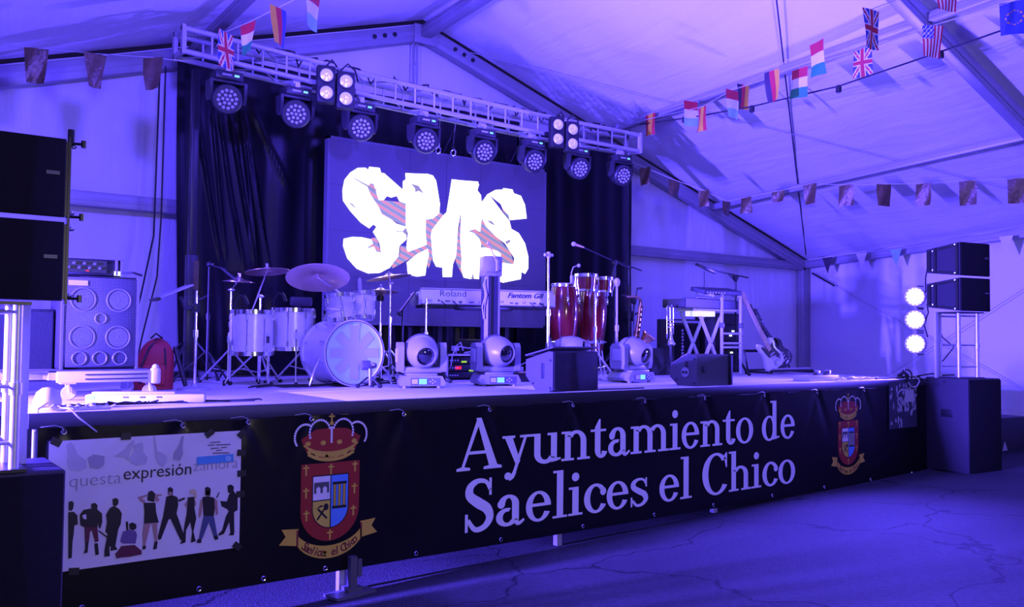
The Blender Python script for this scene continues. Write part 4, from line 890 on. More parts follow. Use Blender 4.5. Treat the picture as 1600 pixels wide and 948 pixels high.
# ---------------------------------------------------------------- stands
def tripod(t, r, h, z0=0.0, mt=M_chrome, n=3, a0=0.4, tr=0.010, brace=True):
    for k in range(n):
        a = a0 + 2 * PI * k / n; dx, dy = math.cos(a), math.sin(a)
        m = MB(); m.cyl((dx * .02, dy * .02, h), (dx * r, dy * r, z0 + .02), tr, n=8)
        if brace: m.cyl((0, 0, h * .35), (dx * r * .55, dy * r * .55, z0 + (h - z0) * .46), tr * .6, n=6)
        lg = m.build('leg', mt, t)
        m = MB(); m.ball((dx * r, dy * r, z0 + .018), .018, 8, (1.3, 1.3, 1)); m.build('rubber_foot', M_rubber, lg)
def mic_part(t, p, d, mt_body=M_blackmet, name='microphone', L=.16):
    d = Vector(d).normalized(); p = Vector(p)
    m = MB(); m.lathe([(.009, 0), (.011, .02), (.017, L - .01), (.018, L)], p, d, 14); mc = m.build(name, mt_body, t)
    m = MB(); m.ball(p + d * (L + .022), .027, 14); m.build('mesh_head', M_grey, mc)
    return mc
def straight_stand(loc, h, label, round_base=True, mt=M_chrome, r=.013):
    t = thing('microphone_stand', label, 'mic stand', loc, 0.0)
    if round_base:
        m = MB(); m.lathe([(.135, 0), (.135, .012), (.12, .022), (.03, .030), (.02, .05)], (0, 0, 0), (0, 0, 1), 32); m.build('round_base', M_grey, t)
    else: tripod(t, .3 if h > .5 else .11, .28 if h > .5 else .09, mt=M_blackmet, a0=.9)
    m = MB(); m.cyl((0, 0, .02), (0, 0, h * .55), r, n=10); m.build('lower_tube', mt, t)
    m = MB(); m.cyl((0, 0, h * .5), (0, 0, h), r * .72, n=10); m.build('upper_tube', mt, t)
    m = MB(); m.cyl((0, 0, h * .53), (0, 0, h * .53 + .06), r * 1.6, n=10); m.build('clutch', mt, t)
    return t
def boom_stand(loc, h, p0, p1, label, mt=M_blackmet, mic=None, round_base=False):
    t = straight_stand(loc, h, label, round_base, mt)
    m = MB(); m.cyl(p0, p1, .008, n=8); m.build('boom', mt, t)
    m = MB(); m.ball((0, 0, h), .026, 10); m.cyl((0, 0, h), (.03, -.03, h), .012); m.build('joint', mt, t)
    return t

# left stand with a tablet holder
t = straight_stand((2.285, 7.20, 0), .80, 'silver microphone stand on a round base with tablet holder, beside backpack')
m = MB(); m.cyl((0, 0, .66), (-.10, -.03, .66), .010, n=8); m.box((0, 0, .66), (.05, .05, .07), None, .006); m.cyl((-.10, -.03, .65), (-.14, -.04, .74), .014, n=8); m.build('holder_arm', M_blackmet, t)
m = MB(); m.box((-.21, -.05, .775), (.30, .20, .014), Matrix.Rotation(-.42, 4, 'Y'), .004); tb = m.build('tablet', M_grey, t)
m = MB(); m.box((-.335, -.05, .715), (.03, .21, .022), Matrix.Rotation(-.42, 4, 'Y')); m.build('tablet_ledge', M_blackmet, t)
t = boom_stand((2.73, 8.26, 0), 1.10, (-.02, 0, 1.10), (.14, -.05, 1.06), 'black microphone boom stand in front of the left lifting tower')
mic_part(t, (.10, -.04, 1.07), (.6, -.2, -.5))

# centre straight stand, conga stands
t = straight_stand((5.465, 6.60, 0), 1.24, 'slim silver microphone stand right of the white keyboard', True, M_chrome, .016)
m = MB(); m.cyl((-.05, 0, 1.25), (.05, 0, 1.25), .016, n=10); m.cyl((0, 0, 1.22), (0, 0, 1.28), .018, n=10); m.build('clip', M_grey, t)
t = boom_stand((7.05, 7.32, 0), 1.31, (.20, 0, 1.27), (-.55, 0, 1.47), 'black microphone boom stand reaching over the congas')
mic_part(t, (-.48, 0, 1.455), (-1, 0, .18), mat('gold microphone body', (.75, .55, .25), .3, .8), L=.13)
m = MB(); m.cyl((-.06, -.02, 1.16), (.0, -.02, 1.34), .012, n=8); m.build('spare_clip', M_blackmet, t)
t = boom_stand((7.87, 7.92, 0), 1.34, (-.18, 0, 1.40), (.22, 0, 1.31), 'black microphone boom stand behind the saxophone')
t = straight_stand((6.445, 6.66, 0), .99, 'pale microphone stand with round base and upright microphone by the moving head', True, M_grey, .013)
m = MB(); m.ball((0, 0, 1.04), .035, 14, (.9, .9, 1.1)); m.lathe([(.02, 0), (.03, .03)], (0, 0, .99), (0, 0, 1), 14); m.build('microphone', M_grey, t)
t = straight_stand((4.605, 7.45, 0), .82, 'slim chrome stand under the left end of white keyboard', False, M_chrome, .014)

# ---------------------------------------------------------------- drum kit
M_pearl2 = mat('white pearl drum wrap', (.66, .66, .70), .28, .1, .16, 22)
M_skin = mat('white drum skin', (.74, .74, .76), .5, 0, .04)
def drum(name, label, loc, r, h, axis=(0, 0, 1), legs=None, lugs=8, par=None, cat='drum'):
    t = thing(name, label, cat, loc, 0.0, 'drums of the white kit')
    A = Vector(axis).normalized(); O = Vector((0, 0, 0)); F = frame(O, A)
    m = MB(); m.lathe([(r, 0), (r, h)], O, A, 40); m.build('shell', M_pearl2, t)
    for z, nm in ((.012, 'bottom_hoop'), (h - .012, 'top_hoop')):
        m = MB(); m.lathe([(r + .002, z - .018), (r + .011, z - .018), (r + .011, z + .018), (r + .002, z + .018)], O, A, 40, ring=True); m.build(nm, M_chrome, t)
    for z, nm in ((-.002, 'bottom_head'), (h + .002, 'top_head')):
        m = MB(); m.lathe([(r - .002, z - .003), (r - .002, z + .003)], O, A, 40); m.build(nm, M_skin, t)
    for k in range(lugs):
        a = 2 * PI * k / lugs + .2; d = F.to_3x3() @ Vector((math.cos(a), math.sin(a), 0))
        m = MB()
        for z in (.06, h - .06): m.cyl(d * (r) + A * (z - .018), d * (r + .014) + A * (z - .0), .012, n=8); m.cyl(d * (r + .012) + A * (z - .022), d * (r + .012) + A * (z + .022), .010, n=8)
        m.cyl(d * (r + .012) + A * .005, d * (r + .012) + A * (h - .005), .004, n=6); m.build('lug', M_chrome, t)
    if legs:
        for k in range(3):
            a = 2 * PI * k / 3 + legs[1]; x, y = (r + .02) * math.cos(a), (r + .02) * math.sin(a)
            m = MB(); m.tube([(x, y, h * .5), (x, y, -legs[0] + .07), (x * 1.15, y * 1.15, -legs[0] + .01)], .007, 8); m.box((x * .96, y * .96, h * .35), (.03, .03, .06)); lg = m.build('leg', M_chrome, t)
            m = MB(); m.ball((x * 1.15, y * 1.15, -legs[0] + .013), .014, 8); m.build('rubber_foot', M_rubber, lg)
    return t
drum('floor_tom', 'white pearl floor tom next to the bass drum', (3.34, 7.75, .31), .195, .38, legs=(.31, .3))
drum('floor_tom', 'white pearl floor tom at the left end of the drum kit', (2.91, 7.62, .27), .18, .39, legs=(.27, .9))
drum('rack_tom', 'white pearl rack tom on the left above the bass drum', (3.66, 7.38, .575), .125, .25, (-.06, .12, 1), lugs=6)
drum('rack_tom', 'white pearl rack tom on the right above the bass drum', (3.86, 7.34, .60), .10, .25, (.05, .12, 1), lugs=6)
drum('snare_drum', 'white pearl snare drum half hidden behind the rack toms', (3.80, 7.66, .545), .165, .13, (0, -.08, 1), lugs=8)
# bass drum
t = thing('bass_drum', 'white pearl bass drum with pale blue front head', 'drum', (3.61, 7.03, .297), 0, 'drums of the white kit')
m = MB(); m.lathe([(.278, 0), (.278, .46)], (0, 0, 0), (0, 1, 0), 48); m.build('shell', M_pearl2, t)
M_hoop = mat('white lacquer hoop', (.60, .60, .66), .3)
for y, nm in ((.0, 'front_hoop'), (.46, 'rear_hoop')):
    m = MB(); m.lathe([(.272, y - .022), (.292, y - .022), (.294, y + .0), (.292, y + .022), (.272, y + .022), (.272, y - .022)], (0, 0, 0), (0, 1, 0), 48, ring=True); m.build(nm, M_hoop, t)
m = MB(); m.torus((0, -.023, 0), (0, 1, 0), .279, .0035, 48, 5); m.build('hoop_inlay', M_black, t)
M_bhead = mat('pale blue drum head', (.42, .66, .80), .45, 0, .04)
M_bprint = mat('pale violet head print', (.40, .46, .68), .45, 0, .04)
m = MB(); m.lathe([(.271, -.004), (.271, -.010)], (0, 0, 0), (0, 1, 0), 48); hd = m.build('front_head', M_bhead, t)
def hflat(name, polys, y, mt, par):
    m = MB()
    for p in polys: k = len(m.v); m.v += [(q[0], y - 0.0001 * len(m.f), q[1]) for q in p]; m.f.append(tuple(range(k, k + len(p)))); m.mi.append(0)
    return m.build(name, mt, par, False)
rays = []
for k in range(8):
    a = k * PI / 4; c, s = math.cos(a), math.sin(a); L = .235 if k % 2 == 0 else .225
    rays.append([(x * c - z * s, x * s + z * c) for x, z in ((.0, -.042), (L, -.042), (L, .042), (0, .042))])
hflat('ray_print', rays, -.0125, M_bprint, hd)
hflat('crown_print', [[(-.05, .215), (-.05, .26), (-.035, .26), (-.03, .235), (.03, .235), (.035, .26), (.05, .26), (.05, .215)]], -.0130, M_bprint, hd)
for k in range(10):
    a = 2 * PI * k / 10 + .3; m = MB()
    for y in (.06, .40): m.cyl((.278 * math.cos(a), y, .278 * math.sin(a)), (.298 * math.cos(a), y, .298 * math.sin(a)), .011, n=8); m.cyl((.296 * math.cos(a), y - .025, .296 * math.sin(a)), (.296 * math.cos(a), y + .025, .296 * math.sin(a)), .009, n=8)
    m.build('lug', M_chrome, t)
for s in (-1, 1):
    m = MB(); m.tube([(s * .27, .12, -.05), (s * .36, .05, -.18), (s * .40, .03, -.28)], .009, 8); m.build('spur', M_chrome, t)
m = MB(); m.cyl((0, .23, .28), (0, .25, .40), .014); m.tube([(-.02, .25, .38), (-.14, .28, .40)], .009); m.tube([(.02, .25, .38), (.12, .27, .40)], .009); m.build('tom_mount', M_chrome, t)
t = boom_stand((3.67, 6.84, 0), .20, (0, 0, .20), (-.04, .05, .21), 'short microphone stand with a fat microphone at the bass drum', M_chrome, None, False)
m = MB(); m.lathe([(.02, 0), (.03, .04), (.042, .06), (.042, .13), (.001, .135)], (.06, .0, .19), (-1, .25, .03), 16); m.build('microphone', M_dgrey, t)
# cymbals
M_bronze = mat('bronze cymbal', (.62, .46, .34), .28, .85, .12, 18)
def cymbal(t, p, n, r, nm='cymbal', inv=1):
    m = MB(); n = Vector(n).normalized()
    m.lathe([(.008, .028), (.022, .026), (.042, .012), (.05, .006), (r * .6, -.004), (r, -.018), (r, -.0205), (r * .6, -.0065), (.05, .003), (.04, .009), (.02, .022), (.008, .024)], p, n, 48); c = m.build(nm, M_bronze, t)
    m = MB(); m.cyl(Vector(p) - n * .02, Vector(p) + n * .06, .005, n=8); m.cyl(Vector(p) + n * .03, Vector(p) + n * .045, .014, n=8); m.box(Vector(p) + n * .055, (.03, .008, .014)); m.build('wing_nut', M_chrome, c)
def cymbal_stand(label, base, h, tip, n, r, elbow=None, tail=None, a0=.5):
    t = thing('cymbal_stand', label, 'cymbal', (base[0], base[1], 0), 0, 'cymbals of the white kit')
    tripod(t, .30, .30, a0=a0, tr=.009)
    m = MB(); m.cyl((0, 0, .06), (0, 0, h * .62), .014, n=10); m.cyl((0, 0, h * .60), (0, 0, h * .60 + .05), .020, n=10); m.build('lower_tube', M_chrome, t)
    m = MB(); m.cyl((0, 0, h * .6), (0, 0, h), .010, n=10); m.build('upper_tube', M_chrome, t)
    L = Vector((tip[0] - base[0], tip[1] - base[1], tip[2]))
    m = MB(); m.cyl((0, 0, h) if tail is None else (tail[0] - base[0], tail[1] - base[1], tail[2]), L, .007, n=8); m.build('boom_arm', M_chrome, t)
    m = MB(); m.ball((0, 0, h), .022, 10); m.cyl((-.03, 0, h), (.03, 0, h), .009, n=8); m.build('tilter', M_chrome, t)
    cymbal(t, L, n, r); return t
cymbal_stand('bronze crash cymbal on boom stand above the floor toms', (3.06, 7.82), .80, (3.15, 7.9, 1.05), (-.03, .13, 1), .205, tail=(2.88, 7.68, .52))
cymbal_stand('thin edge-on cymbal at the far left of the drum kit', (2.86, 8.02), .86, (2.94, 8.05, .955), (.02, -.035, 1), .145, a0=.2)
cymbal_stand('bronze crash cymbal on straight stand right of the bass drum', (4.37, 7.75), .98, (4.335, 7.72, 1.045), (-.13, .10, 1), .225, a0=.9)
t = thing('cymbal_stand', 'large bronze ride cymbal tilted toward viewers above the bass drum', 'cymbal', (3.98, 7.62, 0), 0, 'cymbals of the white kit')
m = MB(); m.cyl((0, 0, .58), (-.16, -.20, .76), .010, n=8); m.cyl((-.02, -.08, .70), (-.66, -.45, .955), .008, n=8); m.ball((-.16, -.20, .765), .022, 10); m.build('boom_arm', M_chrome, t)
m = MB(); m.cyl((0, 0, .05), (0, 0, .60), .013, n=10); m.build('lower_tube', M_chrome, t); tripod(t, .16, .30, a0=1.2, tr=.009)
cymbal(t, (-.665, -.460, .965), (.15, .36, .93), .275)
t = thing('hi_hat', 'pair of bronze hi-hat cymbals on chrome stand right of the toms', 'cymbal', (4.36, 7.93, 0), 0, 'cymbals of the white kit')
m = MB(); m.cyl((0, 0, .05), (0, 0, .58), .014, n=10); m.build('lower_tube', M_chrome, t); m = MB(); m.cyl((0, 0, .5), (0, 0, .96), .008, n=10); m.build('upper_tube', M_chrome, t)
tripod(t, .26, .34, a0=.1, tr=.009); cymbal(t, (0, 0, .91), (.02, .09, 1), .178, 'top_cymbal'); cymbal(t, (0, 0, .875), (.0, -.03, -1), .178, 'bottom_cymbal')
m = MB(); m.lathe([(.03, 0), (.04, .03), (.03, .06)], (0, 0, .80), (0, 0, 1), 14); m.build('clutch', M_blackmet, t)
t = thing('drum_throne', 'black drum throne with backrest behind the drum kit', 'stool', (3.74, 8.35, 0)); tripod(t, .28, .30, a0=.3, tr=.011)
m = MB(); m.cyl((0, 0, .1), (0, 0, .45), .018); m.build('post', M_chrome, t); m = MB(); m.lathe([(.001, 0), (.17, 0), (.19, .03), (.185, .07), (.15, .085), (.001, .085)], (0, 0, .44), (0, 0, 1), 28); m.build('seat', M_black, t)
m = MB(); m.box((0.02, .16, .79), (.24, .05, .10), None, .02); m.cyl((0, .17, .45), (0, .17, .76), .012); m.build('backrest', M_black, t)
# clip microphones on the floor toms
for x, y, z, lab in ((3.20, 7.62, .73, 'small black clip microphone on the floor tom next to the bass drum'), (2.80, 7.50, .69, 'small black clip microphone on the leftmost floor tom')):
    m = MB(); m.tube([(x - .08, y + .02, z - .08), (x - .085, y + .02, z + .04), (x - .05, y, z + .10), (x, y, z + .08)], .006, 6); m.lathe([(.012, 0), (.018, .03), (.016, .09)], (x - .02, y, z + .10), (.5, .2, -.8), 12)
    tag(m.build('clip_microphone', M_blackmet), lab, 'microphone', 'clip microphones on the toms')
m = MB(); m.tube([(3.80, 7.30, .84), (3.80, 7.30, .93), (3.785, 7.28, .98)], .008, 6); m.lathe([(.013, 0), (.02, .03), (.018, .11)], (3.80, 7.30, .86), (-.1, -.05, 1), 12); tag(m.build('clip_microphone', M_grey), 'grey clip microphone standing between the two rack toms', 'microphone', 'clip microphones on the toms')

# ---------------------------------------------------------------- music stand, keyboard, column
t = thing('music_stand', 'black music stand with pinkish score beside the hi-hat', 'music stand', (4.44, 7.62, 0), -.50); tripod(t, .25, .25, mt=M_blackmet, a0=.7, tr=.007)
m = MB(); m.cyl((0, 0, .05), (0, 0, .72), .010); m.build('pole', M_blackmet, t)
Rm = Matrix.Rotation(.62, 4, 'Y')
m = MB(); m.box((.045, 0, .78), (.012, .42, .26), Rm, .002); m.box((-.035, 0, .665), (.05, .42, .012), Rm); m.build('desk', M_blackmet, t)
m = MB(); m.box((.034, -.02, .785), (.008, .34, .23), Rm); m.build('score', mat('pinkish sheet music', (.75, .55, .52), .7), t)
M_kb = mat('silver keyboard shell', (.60, .60, .64), .35, .15, .05)
M_ktxt = mat('dark keyboard lettering', (.03, .03, .05), .4)
t = thing('keyboard', 'long silver stage keyboard with lettered back panel below the screen', 'keyboard', (5.30, 7.36, .77), math.radians(-19))
kw = 1.42
m = MB(); m.prism([(0, .01), (.02, .0), (.38, .0), (.40, .02), (.40, .075), (.20, .10), (.045, .155), (.0, .15)], kw, Matrix(((0, 0, 1, 0), (1, 0, 0, 0), (0, 1, 0, 0), (0, 0, 0, 1)))); m.build('shell', M_kb, t)
m = MB(); m.box((0, .20, -.014), (kw - .05, .34, .03), None, .006); m.build('underside', M_black, t)
m = MB(); m.box((0, .02, .160), (kw, .05, .012), None, .004); m.build('top_trim', M_offwhite, t)
for s in (-1, 1):
    m = MB(); m.box((s * (kw / 2 + .012), .2, .06), (.025, .41, .13), None, .01); m.build('end_cheek', M_kb, t)
text_mesh('Roland', .088, 'lettering', M_ktxt, t, Matrix.Translation((-.52, -.003, .085)) @ XZ, -.0006, 0, 'LEFT', 1.15)
text_mesh('Fantom G8', .072, 'lettering', M_ktxt, t, Matrix.Translation((.20, -.003, .088)) @ XZ, .002, .35, 'LEFT', 1.18)
rk = random.Random(5)
for k in range(16):
    x = -.62 + k * .085 + rk.uniform(-.02, .02); m = MB(); m.box((x, -.002, .035 + rk.uniform(-.008, .008)), (rk.uniform(.02, .055), .006, rk.uniform(.012, .024))); m.build('socket', M_dgrey if k % 3 else M_grey, t)
for x in (-.5, -.38, .45, .56):
    m = MB(); m.tube([(x, -.003, .04), (x + .03, -.06, .0), (x + .09, -.05, -.04), (x + .12, .05, -.03)], .005, 5); m.build('lead', M_rubber, t)
for i in range(52):
    m = MB(); m.box((-kw / 2 + .06 + i * .0248, .33, .096), (.0225, .13, .016), None); m.build('key', M_white, t)
M_col = mat('dark violet grey column', (.025, .022, .04), .4, .2)
t = thing('keyboard_column', 'tall dark upright column stand in front of the keyboard', 'stand', (5.02, 6.94, 0), -.3)
m = MB(); m.prism([(-.08, -.05), (-.05, -.08), (-.02, -.08), (-.015, -.06), (.015, -.06), (.02, -.08), (.05, -.08), (.08, -.05), (.08, .05), (.05, .08), (-.05, .08), (-.08, .05)], 1.04, Matrix.Translation((0, 0, .56))); m.build('column', M_col, t)
m = MB(); m.box((0, 0, 1.13), (.19, .17, .20), None, .02); m.box((-.03, -.09, 1.12), (.10, .04, .10), None, .01); m.cyl((.03, -.10, 1.08), (.03, -.10, 1.19), .02, n=10); m.build('top_block', M_mhead, t)
m = MB(); m.tube([(-.06, -.06, 1.03), (-.10, -.08, .95), (-.08, -.09, .85), (-.11, -.08, .74), (-.09, -.07, .62)], .006, 5); m.build('lead', M_offwhite, t)
for k in range(4):
    a = .4 + k * PI / 2; m = MB(); m.box((math.cos(a) * .09, math.sin(a) * .09, .03), (.20, .05, .05), a, .01); m.build('foot', M_blackmet, t)
for s in (-1, 1):
    m = MB(); m.cyl((s * .05, .06, .72), (s * .30 + .1, .52, .735), .018, n=8); m.build('support_arm', M_blackmet, t)
m = MB(); m.cyl((.06, -.10, 1.10), (-.06, -.12, 1.33), .007, n=8); m.ball((-.07, -.12, 1.345), .02, 10); m.ball((.0, -.115, 1.22), .016, 8); m.build('gooseneck', M_offwhite, t)
# ---------------------------------------------------------------- rack case between the moving heads
t = thing('rack_case', 'open rack case with red and green lights between two moving heads', 'rack case', (5.08, 7.42, 0))
m = MB()
for s in (-1, 1): m.box((s * .25, .15, .135), (.02, .34, .27))
m.box((0, .15, .262), (.52, .34, .016)); m.box((0, .15, .008), (.52, .34, .016)); m.box((0, .31, .135), (.5, .01, .25)); m.build('case_shell', M_black, t)
m = MB()
for s in (-1, 1): m.box((s * .255, -.022, .135), (.022, .014, .275)); m.box((0, -.022, .135 + s * .13), (.52, .014, .018))
m.build('metal_edge', M_alu, t)
for k in range(3):
    m = MB(); m.box((0, .03, .06 + .075 * k), (.46, .04, .066), None, .003); u = m.build('rack_unit', M_blackmet, t)
    for j in range(4): m = MB(); m.cyl((-.20 + .03 * j, .008, .06 + .075 * k), (-.20 + .03 * j, .0, .06 + .075 * k), .008, n=8); m.build('knob', M_grey, u)
m = MB(); m.box((-.10, .006, .135), (.07, .008, .03)); m.build('red_display', M_led_r, t)
m = MB(); m.box((-.03, .006, .195), (.06, .008, .016)); m.build('green_display', M_led_g, t); m = MB(); m.box((.06, .006, .105), (.05, .008, .016)); m.build('green_display', M_led_g, t)
m = MB(Matrix.Translation((5.08, 7.42, 0))); m.tube([(-.2, -.01, .15), (-.21, -.05, .26), (-.15, -.02, .33), (-.06, .05, .35), (.05, .05, .33), (.2, .1, .36)], .007, 6); m.tube([(-.12, .02, .27), (-.13, .0, .36), (-.08, .0, .39), (-.03, .03, .31)], .007, 6); m.box((-.11, .05, .33), (.06, .05, .05)); m.tube([(.0, .05, .28), (.1, .02, .30), (.18, .08, .28)], .012, 6)
tag(m.build('cable_bundle', M_offwhite), 'pale cables and plugs heaped on the open rack case', 'cable')
t = thing('pedal_case', 'low black case with a brass edge behind the wedge monitor', 'case', (5.68, 7.05, 0))
m = MB(); m.box((0, .12, .045), (.50, .30, .09), None, .008); m.build('case_body', M_black, t); m = MB(); m.box((0, -.035, .095), (.50, .02, .012)); m.build('brass_edge', mat('brass strip', (.70, .48, .22), .35, .7), t)
m = MB(); m.box((-.17, .08, .12), (.09, .07, .06), None, .005); m.tube([(-.2, .05, .15), (-.14, .0, .19), (-.02, .05, .17), (.0, .08, .12)], .007, 6); m.build('plug_box', M_mhead, t)
m = MB(); m.box((5.60, 7.9, .21), (.40, .35, .42), None, .01); m.box((5.60, 7.72, .21), (.36, .01, .37)); tag(m.build('guitar_amplifier', M_black), 'black amplifier box in the dark behind the pedal case', 'amplifier')

# ---------------------------------------------------------------- congas and bongos
M_redwood = mat('dark red lacquered wood', (.15, .008, .014), .16, 0, .35, 9, coat=.8)
M_rawhide = mat('rawhide skin', (.62, .52, .46), .55)
def conga(loc, label):
    t = thing('conga', label, 'drum', loc, 0, 'red congas')
    m = MB(); m.lathe([(.125, 0), (.14, .12), (.165, .34), (.172, .47), (.160, .62), (.142, .73), (.138, .75)], (0, 0, 0), (0, 0, 1), 36); m.build('shell', M_redwood, t)
    m = MB(); m.lathe([(.145, .725), (.152, .73), (.153, .76), (.146, .765), (.143, .745)], (0, 0, 0), (0, 0, 1), 36, ring=True); m.build('rim', M_chrome, t)
    m = MB(); m.lathe([(.147, .745), (.145, .768), (.001, .772)], (0, 0, 0), (0, 0, 1), 36); m.build('skin', M_rawhide, t)
    m = MB(); m.lathe([(.1405, .08), (.145, .082), (.147, .12), (.142, .122)], (0, 0, 0), (0, 0, 1), 36, ring=True); m.build('band', M_chrome, t)
    for k in range(5):
        a = 2 * PI * k / 5 + .5; c, s = math.cos(a), math.sin(a)
        m = MB(); m.tube([(c * .152, s * .152, .74), (c * .168, s * .168, .70), (c * .178, s * .178, .60)], .006, 6); m.box((c * .172, s * .172, .575), (.03, .03, .07), a, .006); m.build('tuning_lug', M_chrome, t)
    m = MB(); m.torus((0, 0, .10), (0, 0, 1), .165, .009, 28, 6)
    st_ = m.build('stand_ring', M_chrome, t)
    for k in range(3):
        a = 2 * PI * k / 3 + .2; c, s = math.cos(a), math.sin(a); m = MB(); m.cyl((c * .165, s * .165, .12), (c * .27, s * .27, -.295), .010, n=8); m.box((c * .168, s * .168, .12), (.04, .03, .05), a); m.build('stand_leg', M_chrome, t)
    return t
conga((6.61, 7.70, .30), 'dark red lacquered conga on the left with gooseneck microphone')
conga((7.07, 7.72, .30), 'dark red lacquered conga on the right behind the bongos')
m = MB(); m.box((6.60, 7.55, 1.11), (.035, .03, .09), None, .004); m.tube([(6.60, 7.55, 1.10), (6.58, 7.54, 1.18), (6.60, 7.53, 1.25), (6.66, 7.52, 1.27)], .006, 6); m.ball((6.675, 7.52, 1.27), .022, 10)
tag(m.build('clip_microphone', M_grey), 'gooseneck clip microphone on the rim of the left conga', 'microphone')
t = thing('bongos', 'pair of red and chrome bongos on a chrome stand before the congas', 'bongos', (6.725, 7.30, 0)); tripod(t, .26, .30, a0=.8, tr=.011)
m = MB(); m.cyl((0, 0, .05), (0, 0, .55), .017, n=10); m.cyl((0, 0, .52), (0, 0, .57), .025, n=10); m.build('lower_tube', M_chrome, t); m = MB(); m.cyl((0, 0, .5), (0, 0, .97), .012, n=10); m.box((0, 0, 1.0), (.10, .05, .08), None, .01); m.build('upper_tube', M_chrome, t)
for x, r, h, nm in ((-.135, .118, .185, 'large'), (.145, .088, .165, 'small')):
    m = MB(); m.lathe([(r * .86, 0), (r * .95, h * .5), (r, h)], (x, 0, .965), (0, 0, 1), 32); dr = m.build('bongo_shell', M_redwood, t)
    m = MB(); m.lathe([(r + .004, h - .03), (r + .012, h - .025), (r + .013, h + .008), (r + .004, h + .012), (r * .96, h + .004)], (x, 0, .965), (0, 0, 1), 32, ring=True); m.build('top_rim', M_chrome, dr)
    m = MB(); m.lathe([(r * .87, .0), (r * .93, .002), (r * .95, .022), (r * .89, .024)], (x, 0, .965), (0, 0, 1), 32, ring=True); m.build('bottom_rim', M_chrome, dr)
    m = MB(); m.lathe([(r, h + .0), (.001, h + .006)], (x, 0, .965), (0, 0, 1), 32); m.build('skin', M_rawhide, dr)
    for k in range(5):
        a = 2 * PI * k / 5 + .7; c, s = math.cos(a), math.sin(a); m = MB(); m.tube([(x + c * (r + .012), s * (r + .012), .965 + h - .01), (x + c * (r + .018), s * (r + .018), .965 + h * .5), (x + c * (r * .95), s * (r * .95), .96), (x + c * r * .95, s * r * .95, .92)], .007, 6); m.build('tuning_rod', M_chrome, dr)
t = thing('foot_pedal', 'chrome foot pedal on the deck under the bongos', 'pedal', (6.30, 6.86, 0))
m = MB(); m.box((0, 0, .02), (.10, .26, .02), Matrix.Rotation(.12, 4, 'X')); m.build('foot_board', M_chrome, t)
m = MB(); m.cyl((-.05, .1, 0), (-.05, .1, .16), .010); m.cyl((.05, .1, 0), (.05, .1, .16), .010); m.cyl((-.06, .1, .15), (.06, .1, .15), .010); m.cyl((0, .1, .15), (.04, .02, .26), .007); m.ball((.04, .02, .27), .025, 8); m.build('beater_frame', M_chrome, t)

# ---------------------------------------------------------------- saxophone and trumpet on stands
M_brass = mat('lacquered brass', (.72, .42, .24), .22, .95, .12)
t = thing('saxophone', 'brass saxophone upright on a stand left of the keyboards', 'saxophone', (7.46, 7.40, 0))
m = MB(); m.tube([(-.17, 0, .945), (-.12, 0, .935), (-.02, 0, .945), (.05, 0, .935), (.085, 0, .90), (.09, 0, .86)], [.010, .011, .012, .014, .017, .019], 12); m.build('neck', M_brass, t)
m = MB(); m.tube([(.09, 0, .87), (.06, 0, .66), (.02, 0, .46), (-.02, 0, .33), (-.02, -.02, .275), (.02, -.04, .25), (.055, -.05, .28), (.08, -.055, .36), (.10, -.06, .42)], [.019, .026, .032, .038, .042, .045, .046, .05, .055], 14); m.build('body_tube', M_brass, t)
m = MB(); m.lathe([(.052, -.03), (.058, .02), (.072, .06), (.094, .085), (.092, .088), (.068, .06), (.05, .01), (.001, -.02)], (.10, -.06, .42), (.35, -.45, .75), 28); m.build('bell', M_brass, t)
for k in range(9):
    u = k / 8; x, z = .09 - .105 * u, .82 - .48 * u
    m = MB(); m.cyl((x - .015, -.03 - .012 * u, z), (x - .02, -.045 - .014 * u, z), .014 + .008 * u, n=12); m.build('key_pad', M_brass, t)
m = MB(); m.tube([(.11, -.01, .80), (.07, -.02, .6), (.03, -.02, .42)], .004, 5); m.tube([(.06, -.03, .80), (.02, -.04, .6), (-.02, -.05, .42)], .004, 5); m.build('key_rods', M_brass, t)
m = MB(); m.lathe([(.010, 0), (.013, .03), (.006, .08)], (-.15, 0, .942), (-1, 0, .15), 12); m.build('mouthpiece', M_black, t)
t2 = thing('saxophone_stand', 'black folding stand with padded hook holding the saxophone', 'stand', (7.50, 7.46, 0)); tripod(t2, .24, .30, mt=M_blackmet, a0=.6)
m = MB(); m.cyl((0, 0, .05), (0, 0, .95), .010); m.cyl((.02, 0, .85), (.05, 0, 1.04), .008); m.cyl((.05, 0, 1.04), (.13, 0, 1.05), .012); m.build('pole', M_blackmet, t2)
m = MB(); m.tube([(0, 0, .42), (-.03, -.08, .40), (.04, -.13, .38)], .010, 6); m.tube([(0, 0, .88), (-.05, -.02, .90), (-.02, -.05, .88)], .03, 8); m.build('cradle', M_rubber, t2)
M_silver = mat('silver plated brass', (.86, .88, .90), .14, 1.0, .05)
t = thing('trumpet', 'silver trumpet standing bell down on a black stand', 'trumpet', (7.735, 7.10, .385))
m = MB(); m.lathe([(.062, 0), (.055, .008), (.035, .04), (.02, .09), (.012, .16), (.009, .24)], (0.01, 0, 0), (-.03, 0, 1), 24); m.build('bell', M_silver, t)
m = MB(); m.tube([(.004, 0, .23), (.0, 0, .36), (-.005, 0, .43), (.02, 0, .46), (.05, 0, .43), (.055, 0, .30), (.05, 0, .12)], .008, 8); m.tube([(-.04, .01, .12), (-.045, .01, .30), (-.05, .01, .42), (-.035, .01, .45), (-.01, .01, .42)], .007, 8); m.build('tubing', M_silver, t)
for k in range(3): m = MB(); m.cyl((-.045, 0, .20 + .04 * k), (.045, 0, .205 + .04 * k), .011, n=10); m.build('valve', M_silver, t)
